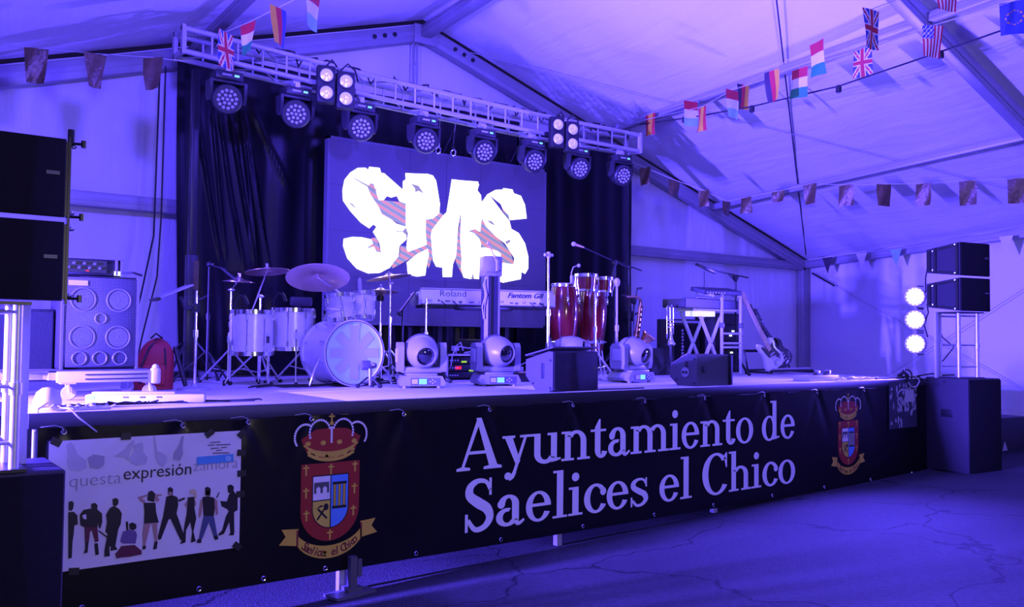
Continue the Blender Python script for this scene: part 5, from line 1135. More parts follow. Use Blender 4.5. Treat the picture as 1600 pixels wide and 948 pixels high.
m = MB(); m.lathe([(.013, 0), (.010, .02), (.005, .06)], (-.045, .01, .12), (0, 0, -1), 12); m.build('mouthpiece', M_silver, t)
t = thing('trumpet_stand', 'black tripod peg stand below the silver trumpet', 'stand', (7.735, 7.10, 0)); tripod(t, .20, .16, mt=M_blackmet, a0=.3, brace=False)
m = MB(); m.cyl((0, 0, .10), (0, 0, .40), .012); m.lathe([(.05, 0), (.05, .01), (.02, .02), (.012, .12)], (0, 0, .37), (0, 0, 1), 16); m.build('peg', M_blackmet, t)
m = MB()
for j in range(9):
    for i in range(17):
        u, v = i / 16, j / 8; x = 7.86 + .40 * u; h = .33 * (1 - (max(0, abs(u - .52) * 2 - .45) / .55) ** 2 * .6)
        a = PI * v; m.v.append((x, 7.62 - .10 * math.cos(a), max(.005, h * math.sin(a) * (.6 + .4 * math.sin(a)) + .0 if 0 < j < 8 else .005)))
m.f = [(j * 17 + i, j * 17 + i + 1, (j + 1) * 17 + i + 1, (j + 1) * 17 + i) for j in range(8) for i in range(16)]; m.mi = [0] * len(m.f)
tag(m.build('instrument_bag', M_black), 'black soft instrument bag slumped behind the trumpet stand', 'bag')

# ---------------------------------------------------------------- right keyboard rig
t = thing('keyboard_stand', 'white two-tier keyboard stand with crossed legs at stage right', 'stand', (8.45, 7.22, 0))
def bar(name, p0, p1, r, mt, par): m = MB(); m.cyl(p0, p1, r, n=10); return m.build(name, mt, par)
for y in (-.12, .16):
    bar('cross_leg', (-.22, y, .78), (.22, y, .02), .022, M_offwhite, t); bar('cross_leg', (.22, y, .78), (-.22, y, .02), .022, M_offwhite, t)
for x in (.16, .52):
    bar('upright', (x, -.16, .02), (x, -.16, 1.00), .020, M_offwhite, t)
    m = MB(); m.box((x, -.16, .62), (.055, .055, .06), None, .008); m.build('clamp', M_dgrey, t)
bar('lower_rail', (-.32, -.14, .80), (.45, -.14, .805), .017, M_offwhite, t); bar('lower_rail', (-.32, .14, .80), (.45, .14, .805), .017, M_offwhite, t)
for x in (.0, .52): bar('upper_arm', (x - .05, -.20, .975), (x + .10, .18, 1.03), .018, M_offwhite, t)
for z in (.52, .40, .35): bar('cross_bar', (.16, -.16, z), (.56, -.16, z), .014, M_offwhite, t)
M_synth = mat('dark synth shell', (.045, .045, .07), .6)
t = thing('keyboard', 'dark keyboard on the lower tier of the white stand', 'keyboard', (8.42, 7.22, .825), math.radians(5))
Myz = Matrix(((0, 0, 1, 0), (1, 0, 0, 0), (0, 1, 0, 0), (0, 0, 0, 1)))
m = MB(); m.prism([(-.17, .0), (.17, 0), (.17, .055), (.12, .07), (-.02, .07), (-.14, .11), (-.17, .10)], 1.08, Myz); m.build('shell', M_synth, t)
for i in range(44): m = MB(); m.box((-.5 + .0235 * i, .08, .074), (.0215, .13, .014)); m.build('key', M_white, t)
m = MB(); m.box((-.15, -.1, .112), (.22, .07, .008), Matrix.Rotation(-.3, 4, 'X')); m.build('display', M_grey, t)
m = MB(); m.box((-.545, 0, .045), (.02, .33, .10), None, .008); m.build('end_cheek', M_black, t)
t = thing('synthesizer', 'small dark synthesizer on the upper tier of the white stand', 'keyboard', (8.68, 7.20, 1.005), math.radians(-8))
m = MB(); m.box((0, 0, .04), (.62, .26, .055), Matrix.Rotation(.22, 4, 'X'), .012); m.build('shell', M_synth, t)
for k in range(7): m = MB(); m.cyl((-.27 + .045 * k, -.135, .012), (-.27 + .045 * k, -.145, .012), .011, n=8); m.build('knob', M_offwhite if k % 2 else M_grey, t)
m = MB(); m.box((8.33, 7.16, .755), (.32, .20, .065), None, .008)
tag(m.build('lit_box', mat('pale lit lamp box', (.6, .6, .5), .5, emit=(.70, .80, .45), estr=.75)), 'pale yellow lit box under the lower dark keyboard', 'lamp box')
t = thing('microphone_stand', 'black boom stand with a small mixer tray above the right keyboards', 'mic stand', (9.05, 7.20, 0)); tripod(t, .30, .25, mt=M_blackmet, a0=.2)
m = MB(); m.cyl((0, 0, .05), (0, 0, 1.22), .012); m.build('pole', M_blackmet, t)
m = MB(); m.cyl((.25, 0, 1.245), (-.52, -.02, 1.305), .009); m.prism([(-.06, 1.27), (.06, 1.262), (.0, 1.17)], .03, Matrix.Translation((0, 0, 0)) @ XZ); m.cyl((-.14, 0, 1.275), (0, 0, 1.18), .007); m.build('boom', M_blackmet, t)
m = MB(); m.box((-.60, -.02, 1.315), (.24, .15, .035), Matrix.Rotation(.25, 4, 'Y') @ Matrix.Rotation(.35, 4, 'X'), .006); m.build('tray', M_blackmet, t)
m = MB(); m.tube([(-.65, -.04, 1.28), (-.645, -.04, 1.12), (-.65, -.02, 1.0)], .005, 5); m.build('lead', M_rubber, t)
t = thing('guitar_amplifier', 'black amplifier cabinet with pale vertical lettering marks behind keyboard stand', 'amplifier', (8.98, 7.95, 0))
m = MB(); m.box((0, .15, .355), (.52, .30, .71), None, .012); m.build('cabinet', M_blackbox, t); m = MB(); m.box((0, -.006, .33), (.48, .012, .60)); m.build('grille', M_grille, t); m = MB(); m.box((0, -.008, .675), (.50, .014, .03)); m.build('trim', M_grey, t)
for k, hgt in enumerate((.035, .03, .04, .035, .02, .05, .03, .035, .035)):
    m = MB(); m.box((-.10 + (.006 if k % 2 else 0), -.015, .56 - .043 * k), (.038, .004, hgt * .75), Matrix.Rotation(.3 * (k % 3 - 1), 4, 'Y')); m.build('badge_mark', M_grey, t)
t = thing('rack_case', 'tall black rack with small white and red lights left of the guitars', 'rack case', (9.62, 7.75, 0))
m = MB(); m.box((0, .2, .40), (.50, .40, .80), None, .01); m.build('case_shell', M_black, t)
for k in range(6): m = MB(); m.box((0, -.004, .10 + .12 * k), (.45, .012, .105), None, .003); m.build('rack_unit', M_blackmet, t)
for x, z, mt_ in ((.05, .56, M_led_w), (.0, .50, M_led_w), (.02, .27, M_led_w), (-.18, .58, M_led_r), (-.18, .52, M_led_r)):
    m = MB(); m.box((x, -.014, z), (.05, .008, .022)); m.build('indicator_light', mt_, t)

# ---------------------------------------------------------------- guitars on a rack
M_maple = mat('maple neck', (.52, .38, .25), .35, 0, .15, 20)
M_guard = mat('dark pick guard', (.03, .025, .05), .3)
M_ivory = mat('ivory guitar lacquer', (.70, .69, .72), .18, 0, .04, coat=.6)
M_gblack = mat('black guitar lacquer', (.012, .012, .018), .15, 0, .1, coat=.8)
STRAT = [(0, -.20), (.09, -.205), (.15, -.17), (.165, -.10), (.145, -.03), (.115, .02), (.11, .06), (.135, .12), (.13, .17), (.10, .19), (.075, .165), (.055, .12), (.03, .10), (-.03, .10), (-.055, .13), (-.08, .19), (-.12, .225), (-.145, .20), (-.145, .14), (-.12, .07), (-.118, .02), (-.145, -.04), (-.17, -.11), (-.155, -.175), (-.09, -.205)]
GUARD = [(-.03, .095), (-.09, .17), (-.11, .15), (-.085, .05), (-.06, -.02), (.02, -.03), (.10, -.13), (.125, -.08), (.095, .0), (.08, .06), (.10, .12), (.06, .115), (.03, .095)]
def guitar(label, base, foot_to_head, face, body, guard, headmat, neckmat, L=.66):
    up = Vector(foot_to_head).normalized(); F = frame((0, 0, 0), face, None)
    z = Vector(face).normalized(); z = (z - up * z.dot(up)).normalized(); x = up.cross(z)
    R = Matrix(((x.x, up.x, z.x, 0), (x.y, up.y, z.y, 0), (x.z, up.z, z.z, 0), (0, 0, 0, 1)))
    t = thing('electric_guitar', label, 'guitar', base, 0, 'guitars on the rack at stage right'); M = R @ Matrix.Translation((0, .205, 0))
    m = MB(M); m.prism(STRAT, .042); m.build('body', body, t)
    m = MB(M); m.prism(GUARD, .004, Matrix.Translation((0, 0, .023))); m.build('pick_guard', guard, t)
    for y in (-.10, -.05, .0): m = MB(M); m.box((.01, y, .028), (.085, .018, .012), None, .004); m.build('pickup', M_offwhite, t)
    m = MB(M); m.box((.01, -.145, .028), (.08, .035, .010), None, .003); m.build('bridge', M_chrome, t)
    for y, xx in ((-.10, .10), (-.13, .075), (-.07, .12)): m = MB(M); m.cyl((xx, y, .024), (xx, y, .04), .011, n=10); m.build('knob', M_offwhite, t)
    m = MB(M); m.prism([(-.028, .06), (.028, .06), (.021, L - .14), (-.021, L - .14)], .022, Matrix.Translation((0, 0, .024))); m.build('neck', neckmat, t)
    for k in range(16): m = MB(M); yy = .12 + (L - .28) * (1 - .5 ** ((k + 1) / 8)) / .75; m.box((0, yy, .036), (.048 - .006 * yy, .0035, .003)); m.build('fret', M_chrome, t)
    m = MB(M); m.prism([(-.021, L - .145), (.021, L - .145), (.03, L - .11), (.038, L - .03), (.045, L + .01), (.02, L + .035), (-.01, L + .02), (-.032, L - .06), (-.035, L - .10)], .016, Matrix.Translation((0, 0, .016))); m.build('headstock', headmat, t)
    for k in range(6): m = MB(M); m.cyl((-.034, L - .10 + .022 * k, .018), (-.055, L - .098 + .022 * k, .018), .006, n=8); m.build('tuning_peg', M_chrome, t)
    return t
guitar('ivory electric guitar with dark pick guard, foremost on the rack', (9.60, 6.98, .09), (-.62, .12, 1.0), (-.30, -1, .25), M_ivory, M_guard, M_maple, M_maple, .88)
guitar('black electric guitar leaning just behind the ivory one', (10.18, 7.24, .10), (-.70, .10, .78), (-.30, -1, .2), M_gblack, M_dgrey, M_gblack, M_guard, .84)
guitar('dark electric guitar with pale edge, rightmost on the rack', (10.38, 7.42, .10), (-.55, .10, .75), (-.1, -1, .2), M_gblack, M_grey, M_gblack, M_gblack, .70)
t = thing('guitar_rack', 'low black guitar rack with padded bar at stage right', 'stand', (9.90, 7.12, 0))
m = MB(); m.cyl((-.45, -.16, .05), (.45, -.16, .05), .014, n=8); m.cyl((-.45, .2, .05), (.45, .2, .05), .014, n=8); m.build('base_tube', M_blackmet, t)
m = MB(); m.cyl((-.40, -.14, .068), (.42, -.14, .068), .020, n=8); m.build('padded_bar', M_grey, t)
for x in (-.45, .45): m = MB(); m.cyl((x, -.18, .03), (x, .24, .03), .014, n=8); m.cyl((x, .2, .05), (x, .26, .30), .012, n=8); m.build('side_tube', M_blackmet, t)
m = MB(); m.cyl((-.45, .26, .30), (.45, .26, .30), .018, n=8); m.build('neck_bar', M_rubber, t)
m = MB()
for j in range(9):
    for i in range(13):
        u, v = i / 12, j / 8; a = PI * u; wv = .16 * math.sin(PI * min(1, v * .9 + .1)) + .02
        m.v.append((10.46 - .16 * v + .13 * math.cos(a) * (1 - .5 * v), 7.60 + .08 * math.sin(a) - .04, .01 + .36 * v if v < 1 else .37))
m.f = [(j * 13 + i, j * 13 + i + 1, (j + 1) * 13 + i + 1, (j + 1) * 13 + i) for j in range(8) for i in range(12)] + [tuple(8 * 13 + i for i in range(13)), tuple(8 * 0 + (12 - i) for i in range(13))]; m.f += [(j * 13 + 12, j * 13, (j + 1) * 13, (j + 1) * 13 + 12) for j in range(8)]; m.mi = [0] * len(m.f)
tag(m.build('gig_bag', M_black), 'black padded gig bag standing behind the rightmost guitar', 'bag')

# ---------------------------------------------------------------- bass rig at stage left
t = thing('bass_cabinet', 'large perforated bass cabinet with four round drivers at stage left', 'amplifier', (1.445, 6.62, .20))
cwid, chgt = .50, .645
m = MB(); m.box((0, .2, chgt / 2), (cwid, .38, chgt), None, .012); m.build('cabinet', M_black, t)
M_perf = mat('perforated steel grille', (.16, .16, .19), .4, .5, .1)
def _perf():
    nt = M_perf.node_tree; b = nt.nodes['Principled BSDF']; tc = nt.nodes['Texture Coordinate']
    vo = nt.nodes.new('ShaderNodeTexVoronoi'); vo.inputs['Scale'].default_value = 95; vo.inputs['Randomness'].default_value = 0.12
    nt.links.new(tc.outputs['Object'], vo.inputs['Vector'])
    mr = nt.nodes.new('ShaderNodeMapRange'); mr.inputs[1].default_value = .30; mr.inputs[2].default_value = .42; mr.inputs[3].default_value = .12; mr.inputs[4].default_value = 1
    nt.links.new(vo.outputs['Distance'], mr.inputs[0]); src = b.inputs['Base Color'].links[0].from_socket
    mx = nt.nodes.new('ShaderNodeMixRGB'); mx.blend_type = 'MULTIPLY'; mx.inputs[0].default_value = 1; nt.links.new(src, mx.inputs[1]); nt.links.new(mr.outputs[0], mx.inputs[2]); nt.links.new(mx.outputs[0], b.inputs['Base Color'])
_perf()
m = MB(); m.box((0, -.004, chgt / 2), (cwid - .03, .012, chgt - .03), None, .004); gr = m.build('grille', M_perf, t)
M_cone = mat('pale driver ring', (.10, .10, .12), .5)
for x in (-.115, .115):
    for z in (.22, .48):
        m = MB(); m.torus((x, -.007, z), (0, 1, 0), .078, .0075, 28, 6); dr = m.build('driver_ring', M_cone, t); m = MB(); m.lathe([(.065, -.0), (.05, .006), (.02, .004), (.001, -.003)], (x, -.012, z), (0, 1, 0), 24); m.build('driver_cone', M_perf, dr)
m = MB(); m.torus((0, -.010, .35), (0, 1, 0), .036, .006, 20, 6); m.build('tweeter_ring', M_cone, t)
for x in (-.13, 0, .13): m = MB(); m.torus((x, -.010, .075), (0, 1, 0), .045, .006, 20, 6); m.build('port_ring', M_perf, t)
m = MB(); m.box((-.15, -.012, .592), (.12, .004, .035)); m.build('badge', M_offwhite, t)
m = MB()
for x in (-cwid / 2 + .008, cwid / 2 - .008): m = MB(); m.box((x, -.004, chgt / 2), (.016, .02, chgt)); m.build('edge_trim', M_dgrey, t)
t = thing('amplifier_head', 'bass amplifier head with small lights on the perforated cabinet', 'amplifier', (1.39, 6.66, .846))
m = MB(); m.box((0, .15, .062), (.40, .28, .115), None, .008); m.build('case', M_black, t); m = MB(); m.box((-.04, .004, .066), (.27, .01, .085)); m.build('face_plate', M_blackmet, t)
for k in range(7): m = MB(); m.cyl((-.15 + .033 * k, .0, .055 + .03 * (k % 2)), (-.15 + .033 * k, -.014, .055 + .03 * (k % 2)), .009, n=10); m.build('knob', M_dgrey, t)
m = MB(); m.box((-.03, -.003, .035), (.02, .006, .008)); m.build('red_light', M_led_r, t); m = MB(); m.box((.17, -.002, .025), (.05, .012, .03)); m.build('power_light', M_led_w, t)
m = MB(); m.box((0, .0, .122), (.42, .03, .008)); m.box((.16, .0, .066), (.012, .02, .11)); m.box((.19, .0, .066), (.012, .02, .11)); m.build('rim', M_dgrey, t)
m = MB(); m.tube([(.20, -.01, .03), (.26, -.03, .035), (.33, .0, .02)], .009, 6); m.build('plug', M_rubber, t)
m = MB(); m.box((.99, 6.98, .36), (.40, .36, .50), None, .012); m.box((.99, 6.795, .36), (.37, .012, .46)); tag(m.build('speaker_cabinet', M_black), 'plain black cabinet left of the perforated bass cabinet', 'cabinet')
t = thing('equipment_dolly', 'pale wheeled dolly frame under the bass cabinet', 'dolly', (1.30, 6.80, 0))
m = MB(); m.box((.16, -.34, .155), (.62, .05, .075), None, .006); m.build('front_beam', M_offwhite, t)
m = MB(); m.box((-.30, -.10, .165), (.50, .05, .07), None, .006); m.build('rear_beam', M_grey, t); m = MB(); m.box((0, .32, .165), (.98, .05, .07)); m.build('back_beam', M_grey, t)
for z in (.17, .14): m = MB(); m.box((.22, -.367, z), (.40, .006, .008)); m.build('slot', M_black, t)
for x in (-.17, .16, .46): m = MB(); m.box((x, 0, .165), (.05, .66, .06)); m.build('side_beam', M_grey, t)
m = MB(); m.box((0.0, .02, .192), (.94, .70, .012)); m.build('board', M_dgrey, t)
m = MB(); m.box((.475, -.345, .155), (.06, .075, .11), None, .015); m.ball((.475, -.345, .213), .024, 10); m.build('corner_block', M_offwhite, t)
for x, y in ((-.08, -.32), (.44, -.30), (-.45, .3), (.44, .3)):
    m = MB(); m.box((x, y, .115), (.09, .09, .012)); m.tube([(x, y - .035, .11), (x + .01, y - .035, .05)], .010, 6); m.tube([(x, y + .035, .11), (x + .01, y + .035, .05)], .010, 6); cs = m.build('caster_fork', M_offwhite, t)
    m = MB(); m.lathe([(.02, -.016), (.042, -.018), (.048, -.008), (.048, .008), (.042, .018), (.02, .016)], (x + .01, y, .048), (.3, 1, 0), 24); m.build('caster_wheel', M_grey, cs)
# backpack
M_rucksack = mat('wine red nylon', (.34, .015, .03), .6, 0, .15, 10, .2, 60)
t = thing('backpack', 'wine red backpack slumped behind the dolly', 'backpack', (2.03, 7.45, 0), -.2)
m = MB(); prof = []
for j in range(15):
    v = j / 14; rx = .155 * (1 - .15 * v) * math.sqrt(max(.02, 1 - max(0, (v - .55) / .45) ** 2)); ry = .11 * math.sqrt(max(.02, 1 - max(0, (v - .5) / .5) ** 2))
    for i in range(24):
        a = 2 * PI * i / 24; c, s = math.cos(a), math.sin(a)
        m.v.append((rx * math.copysign(abs(c) ** .7, c) + .03 * v, ry * math.copysign(abs(s) ** .7, s), .41 * v + .004))
m.f = [(j * 24 + i, j * 24 + (i + 1) % 24, (j + 1) * 24 + (i + 1) % 24, (j + 1) * 24 + i) for j in range(14) for i in range(24)] + [tuple(range(23, -1, -1)), tuple(14 * 24 + i for i in range(24))]; m.mi = [0] * len(m.f)
m.build('bag_body', M_rucksack, t)
m = MB(); m.tube([(-.10, -.10, .05), (-.09, -.115, .20), (-.04, -.10, .33), (.03, -.02, .41)], .008, 6); m.tube([(.07, -.11, .04), (.085, -.115, .2), (.08, -.09, .32), (.05, .0, .40)], .008, 6); m.build('zip', M_black, t)
m = MB(); m.tube([(.16, -.02, .34), (.20, -.08, .18), (.24, -.12, .03)], .018, 6); m.tube([(-.02, .03, .41), (.02, .05, .45), (.07, .03, .41)], .008, 6); m.build('strap', M_black, t)
m = MB(); m.box((0, -.105, .12), (.18, .05, .17), None, .02); m.build('front_pocket', M_rucksack, t)

# ---------------------------------------------------------------- bits on the deck edge
ang = math.atan2(5.84 - 6.13, 1.93 - 1.28)
t = thing('light_bar', 'white LED bar lying on the deck among cables at left', 'light bar', (1.60, 5.99, 0), ang)
m = MB(); m.box((0, 0, .032), (.72, .11, .055), None, .010); m.build('housing', M_white, t); m = MB(); m.box((-.08, .02, .066), (.50, .06, .016), None, .004); m.build('top_rail', M_offwhite, t)
m = MB(); m.box((-.33, -.052, .04), (.05, .01, .03)); m.build('cyan_light', mat('cyan glow', (.1, .3, .3), .4, emit=(.25, .9, 1.0), estr=1.6), t)
for k in range(3): m = MB(); m.box((-.12 + .1 * k, -.056, .042), (.03, .004, .010)); m.build('label_mark', M_dgrey, t)
t = thing('adapter_lamp', 'white domed lamp glowing cyan at the left stage corner', 'lamp', (.985, 5.78, 0))
m = MB(); m.lathe([(.075, 0), (.078, .05), (.06, .10), (.03, .125), (.001, .13)], (0, 0, 0), (0, 0, 1), 20); m.build('dome', M_white, t)
m = MB(); m.lathe([(.03, 0), (.02, .012), (.001, .016)], (-.035, -.035, .088), (-.5, -.5, .7), 14); m.build('glow_lens', mat('bright cyan glow', (.2, .6, .6), .4, emit=(.35, 1.0, .95), estr=4.0), t)
def wires(name, label, seed, x0, x1, y0, y1, n, mt, r=.006, amp=.10, z=.008, loops=14):
    rr = random.Random(seed); m = MB()
    for k in range(n):
        pts = []; x = rr.uniform(x0, x0 + .3 * (x1 - x0)); y = rr.uniform(y0, y1); a = rr.uniform(-.4, .4)
        for i in range(loops):
            pts.append((x, y, z + .02 * rr.random() * (1 if i % 4 == 1 else .2))); a += rr.uniform(-.7, .7); a *= .85
            x = min(max(x + (x1 - x0) / loops * math.cos(a), x0), x1); y = min(max(y + amp * math.sin(a) * .5, y0), y1)
        m.tube(pts, r, 5)
    return tag(m.build(name, mt), label, 'cable', None, 'stuff')
wires('cable_tangle', 'black cables snaking along the deck edge before the LED bar', 2, .95, 2.3, 5.60, 5.85, 5, M_rubber)
wires('cable_tangle', 'pale cables bunched around the lamp at the left stage corner', 8, .90, 1.35, 5.60, 5.75, 6, M_offwhite, .009)
m = MB(); m.tube([(1.02, 5.60, .02), (1.06, 5.53, .02), (1.10, 5.51, -.03), (1.20, 5.515, -.12)], .005, 6); tag(m.build('cable', M_offwhite), 'pale cable end hanging over the black stage edge at left', 'cable')
m = MB(); m.tube([(.96, 5.62, .05), (.90, 5.56, .02), (.885, 5.53, -.10)], .006, 6); tag(m.build('cable', M_offwhite), 'pale cable dropping behind the left speaker stand post', 'cable')
t = thing('power_box', 'flat white power box with plugs on the right stage edge', 'power box', (8.66, 5.78, 0))
m = MB(); m.box((0, 0, .03), (.54, .22, .06), None, .006); m.build('box_body', M_white, t)
for k in range(6):
    m = MB(); m.box((-.02 + .06 * k, -.02 + .03 * (k % 3), .08 + .01 * (k % 2)), (.07, .05, .04), .4 * k, .006); m.build('plug', M_offwhite if k % 3 else M_dgrey, t)
wires('cable_tangle', 'white cables spread beside the power box on right stage edge', 4, 8.75, 9.7, 5.62, 5.85, 9, M_offwhite, .008, .12, .015)
wires('cable_tangle', 'dark cables running along right stage edge to the subwoofer', 6, 9.3, 10.55, 5.60, 5.72, 4, M_rubber, .008)
m = MB()
m.torus((10.16, 5.56, .035), (.5, -1, .3), .085, .008, 24, 5); m.torus((10.20, 5.57, .04), (-.4, -1, .2), .07, .008, 24, 5); m.tube([(10.05, 5.60, .03), (10.08, 5.54, .08), (10.12, 5.52, .04), (10.10, 5.51, -.03)], .02, 6)
tag(m.build('cable_coil', M_rubber), 'small black coiled cable with plug on the stage corner by the tag', 'cable')
m = MB(); m.tube([(10.10, 5.53, .02), (10.13, 5.505, -.06), (10.20, 5.50, -.10), (10.30, 5.50, -.09), (10.36, 5.50, -.03), (10.33, 5.53, .03), (10.22, 5.58, .03)], .009, 6); tag(m.build('cable', M_offwhite), 'white cable loop hanging over the stage edge above the tag', 'cable')
m = MB(); m.tube([(10.36, 5.58, .02), (10.5, 5.42, .06), (10.62, 5.36, .04), (10.8, 5.30, .045)], .009, 6); tag(m.build('cable', M_rubber), 'black cable running from stage onto the right subwoofer top', 'cable')
m = MB(); m.tube([(10.40, 5.52, .01), (10.46, 5.46, -.05), (10.50, 5.30, -.06), (10.52, 5.20, .02)], .007, 6); tag(m.build('cable', M_rubber), 'thin black cable sagging across the left face of right subwoofer', 'cable')
wires('cable_tangle', 'dark cables on the deck beneath the drum kit', 12, 2.5, 4.7, 7.1, 7.5, 5, M_rubber, .006, .12)
m = MB(); m.tube([(5.15, 5.58, .008), (5.3, 5.60, .008), (5.5, 5.575, .008), (5.75, 5.59, .008)], .006, 5); tag(m.build('cable', M_rubber), 'thin black cable on the deck right of the black wedge monitor', 'cable')
m = MB(); m.tube([(4.66, 5.60, .008), (4.70, 5.575, .02), (4.76, 5.58, .008), (4.80, 5.57, .008)], .007, 5); tag(m.build('cable', M_rubber), 'short black cable at the left foot of the black wedge monitor', 'cable')
m = MB(); m.tube([(2.45, 9.02, 3.0), (2.42, 8.95, 2.0), (2.40, 8.9, 1.4), (2.28, 8.85, .8), (2.15, 8.8, .3), (2.12, 8.75, .02)], .009, 5); tag(m.build('cable', M_rubber), 'black cable hanging outside the left curtain edge, farther from the curtain', 'cable')
m = MB(); m.tube([(2.50, 9.0, 3.1), (2.48, 8.95, 1.6), (2.44, 8.9, 1.0), (2.30, 8.85, .4), (2.22, 8.8, .02)], .008, 5); tag(m.build('cable', M_rubber), 'black cable hanging outside the left curtain edge, nearer the curtain', 'cable')
# black flight case at the far right behind the subwoofer
t = thing('flight_case', 'low black case on the ground right of the subwoofer', 'case', (12.75, 5.75, gz(12.75, 5.7)), -.1)
m = MB(); m.box((0, 0, .24), (.85, .50, .48), None, .012); m.build('case_body', M_blackbox, t); m = MB(); m.prism([(-.18, .04), (-.06, .04), (-.12, .16)], .006, Matrix.Translation((0, -.253, 0)) @ XZ); m.build('triangle_mark', M_offwhite, t)
for x in (-.42, .42): m = MB(); m.box((x, -.25, .24), (.02, .02, .47)); m.build('corner_trim', M_blackmet, t)
# ---------------------------------------------------------------- bunting
FC = {'red': mat('red flag cloth', (.42, .015, .02), .7), 'white': mat('white flag cloth', (.62, .62, .63), .7), 'green': mat('green flag cloth', (.01, .22, .06), .7), 'black': mat('black flag cloth', (.03, .02, .03), .7), 'gold': mat('golden yellow flag cloth', (.60, .32, .02), .7), 'blue': mat('navy flag cloth', (.03, .05, .30), .7), 'sky': mat('light blue flag cloth', (.20, .45, .75), .7)}
FN = list(FC)
def f_tri(a, b, c): return lambda u, v: a if v < 1 / 3 else b if v < 2 / 3 else c            # v from the string down
def f_side(a, b, c): return lambda u, v: a if u < 1 / 3 else b if u < 2 / 3 else c
def f_spain(u, v): return 'red' if u < .25 or u > .75 else 'gold'
def f_uk(u, v):
    x, y = u - .5, (v - .5) * 1.5
    if abs(x) < .085 or abs(y) < .085: return 'red'
    if abs(x) < .15 or abs(y) < .15: return 'white'
    d = abs(abs(x) * 1.5 - abs(y)) / 1.8
    return 'red' if d < .045 else 'white' if d < .12 else 'blue'
def f_us(u, v):
    if u < .54 and v < .42: return 'white' if (int(u * 16) + int(v * 20)) % 3 == 0 else 'blue'
    return 'red' if int(u * 11) % 2 == 0 else 'white'
def f_eu(u, v):
    r = math.hypot(u - .5, (v - .5) * 1.5); a = math.atan2(v - .5, u - .5) / (PI / 6)
    return 'gold' if abs(r - .30) < .035 and abs(a - round(a)) < .22 else 'blue'
def flag(p, w, h, rz, fn, label, seed, lean=0.0, curl=.02, group='national flags on the bunting'):
    m = MB(); nx, ny = (22, 30) if fn in (f_uk, f_us, f_eu) else (12, 12); rr = random.Random(seed); ph = rr.uniform(0, 6)
    Rz = Matrix.Rotation(rz, 3, 'Z')
    for j in range(ny + 1):
        for i in range(nx + 1):
            u, v = i / nx, j / ny
            q = Vector(((u - .5) * w * (1 - .08 * v) + lean * v * h, curl * math.sin(3.2 * u + ph + 2.2 * v) * (.4 + v), -v * h)); m.v.append(tuple(Rz @ q))
    for j in range(ny):
        for i in range(nx):
            m.f.append((j * (nx + 1) + i, (j + 1) * (nx + 1) + i, (j + 1) * (nx + 1) + i + 1, j * (nx + 1) + i + 1)); m.mi.append(FN.index(fn((i + .5) / nx, (j + .5) / ny)))
    o = m.build('flag', None, None, True, [FC[k] for k in FN]); o.location = p
    return tag(o, label, 'flag', group)
HU = f_tri('red', 'white', 'green'); NL = f_tri('red', 'white', 'sky'); DE = f_side('black', 'red', 'gold'); DE2 = f_side('gold', 'red', 'blue')
def cord(label, pts, r, mt, name='bunting_string'):
    m = MB(); m.tube(pts, r, 5); return tag(m.build(name, mt), label, 'string')
NATION_FLAGS = [
  ([8.68, 8.34, 3.5, 0.21, 0.3, -1.62], f_spain, 'red and gold striped flag nearest the right truss end'),
  ([8.5, 7.47, 3.46, 0.21, 0.32, -0.23], NL, 'red white and light blue flag, second along the right bunting'),
  ([8.47, 7.25, 3.34, 0.21, 0.31, -1.89], f_spain, 'red and gold flag hanging nearly edge-on on the right bunting'),
  ([7.88, 6.32, 3.24, 0.21, 0.32, 0.07], NL, 'red white and blue flag partly behind a black red gold one'),
  ([8.54, 6.68, 3.5, 0.21, 0.29, -0.14], DE, 'black red gold flag overlapping a red white blue one'),
  ([7.81, 5.74, 3.31, 0.21, 0.33, -1.79], DE, 'black red gold flag hanging alone in the middle of right bunting'),
  ([8.14, 5.62, 3.37, 0.21, 0.32, -1.57], HU, 'red white green flag, lower left of two on the right bunting'),
  ([7.23, 4.81, 3.25, 0.21, 0.33, -1.85], HU, 'red white green flag, upper right of two on the right bunting'),
  ([8.48, 5.09, 3.52, 0.21, 0.3, -1.56], f_uk, 'union flag, lower of two on the right bunting'),
  ([6.89, 4.06, 3.26, 0.21, 0.33, -0.17], f_uk, 'union flag, upper of two on the right bunting'),
  ([8.38, 4.29, 3.52, 0.21, 0.31, -0.57], f_us, 'stars and stripes flag in front of the dark roof rafter'),
  ([7.88, 3.91, 3.61, 0.21, 0.17, -0.57], f_us, 'stars and stripes flag cut by the top picture edge'),
  ([8.69, 3.67, 3.65, 0.25, 0.32, -1.17], f_eu, 'blue flag with ring of gold stars at the upper right corner'),
  ([2.67, 7.77, 3.15, 0.21, 0.33, 0.68], f_uk, 'union flag hanging before the left end of the truss'),
  ([2.77, 7.5, 3.18, 0.21, 0.27, -1.32], HU, 'red white green flag above the left end of the truss'),
  ([2.92, 7.2, 3.26, 0.21, 0.32, 0.53], DE2, 'gold red and dark striped flag above the left truss'),
  ([3.07, 6.83, 3.33, 0.21, 0.32, 0.51], NL, 'pale flag with red top cut by picture edge, above the truss'),
]
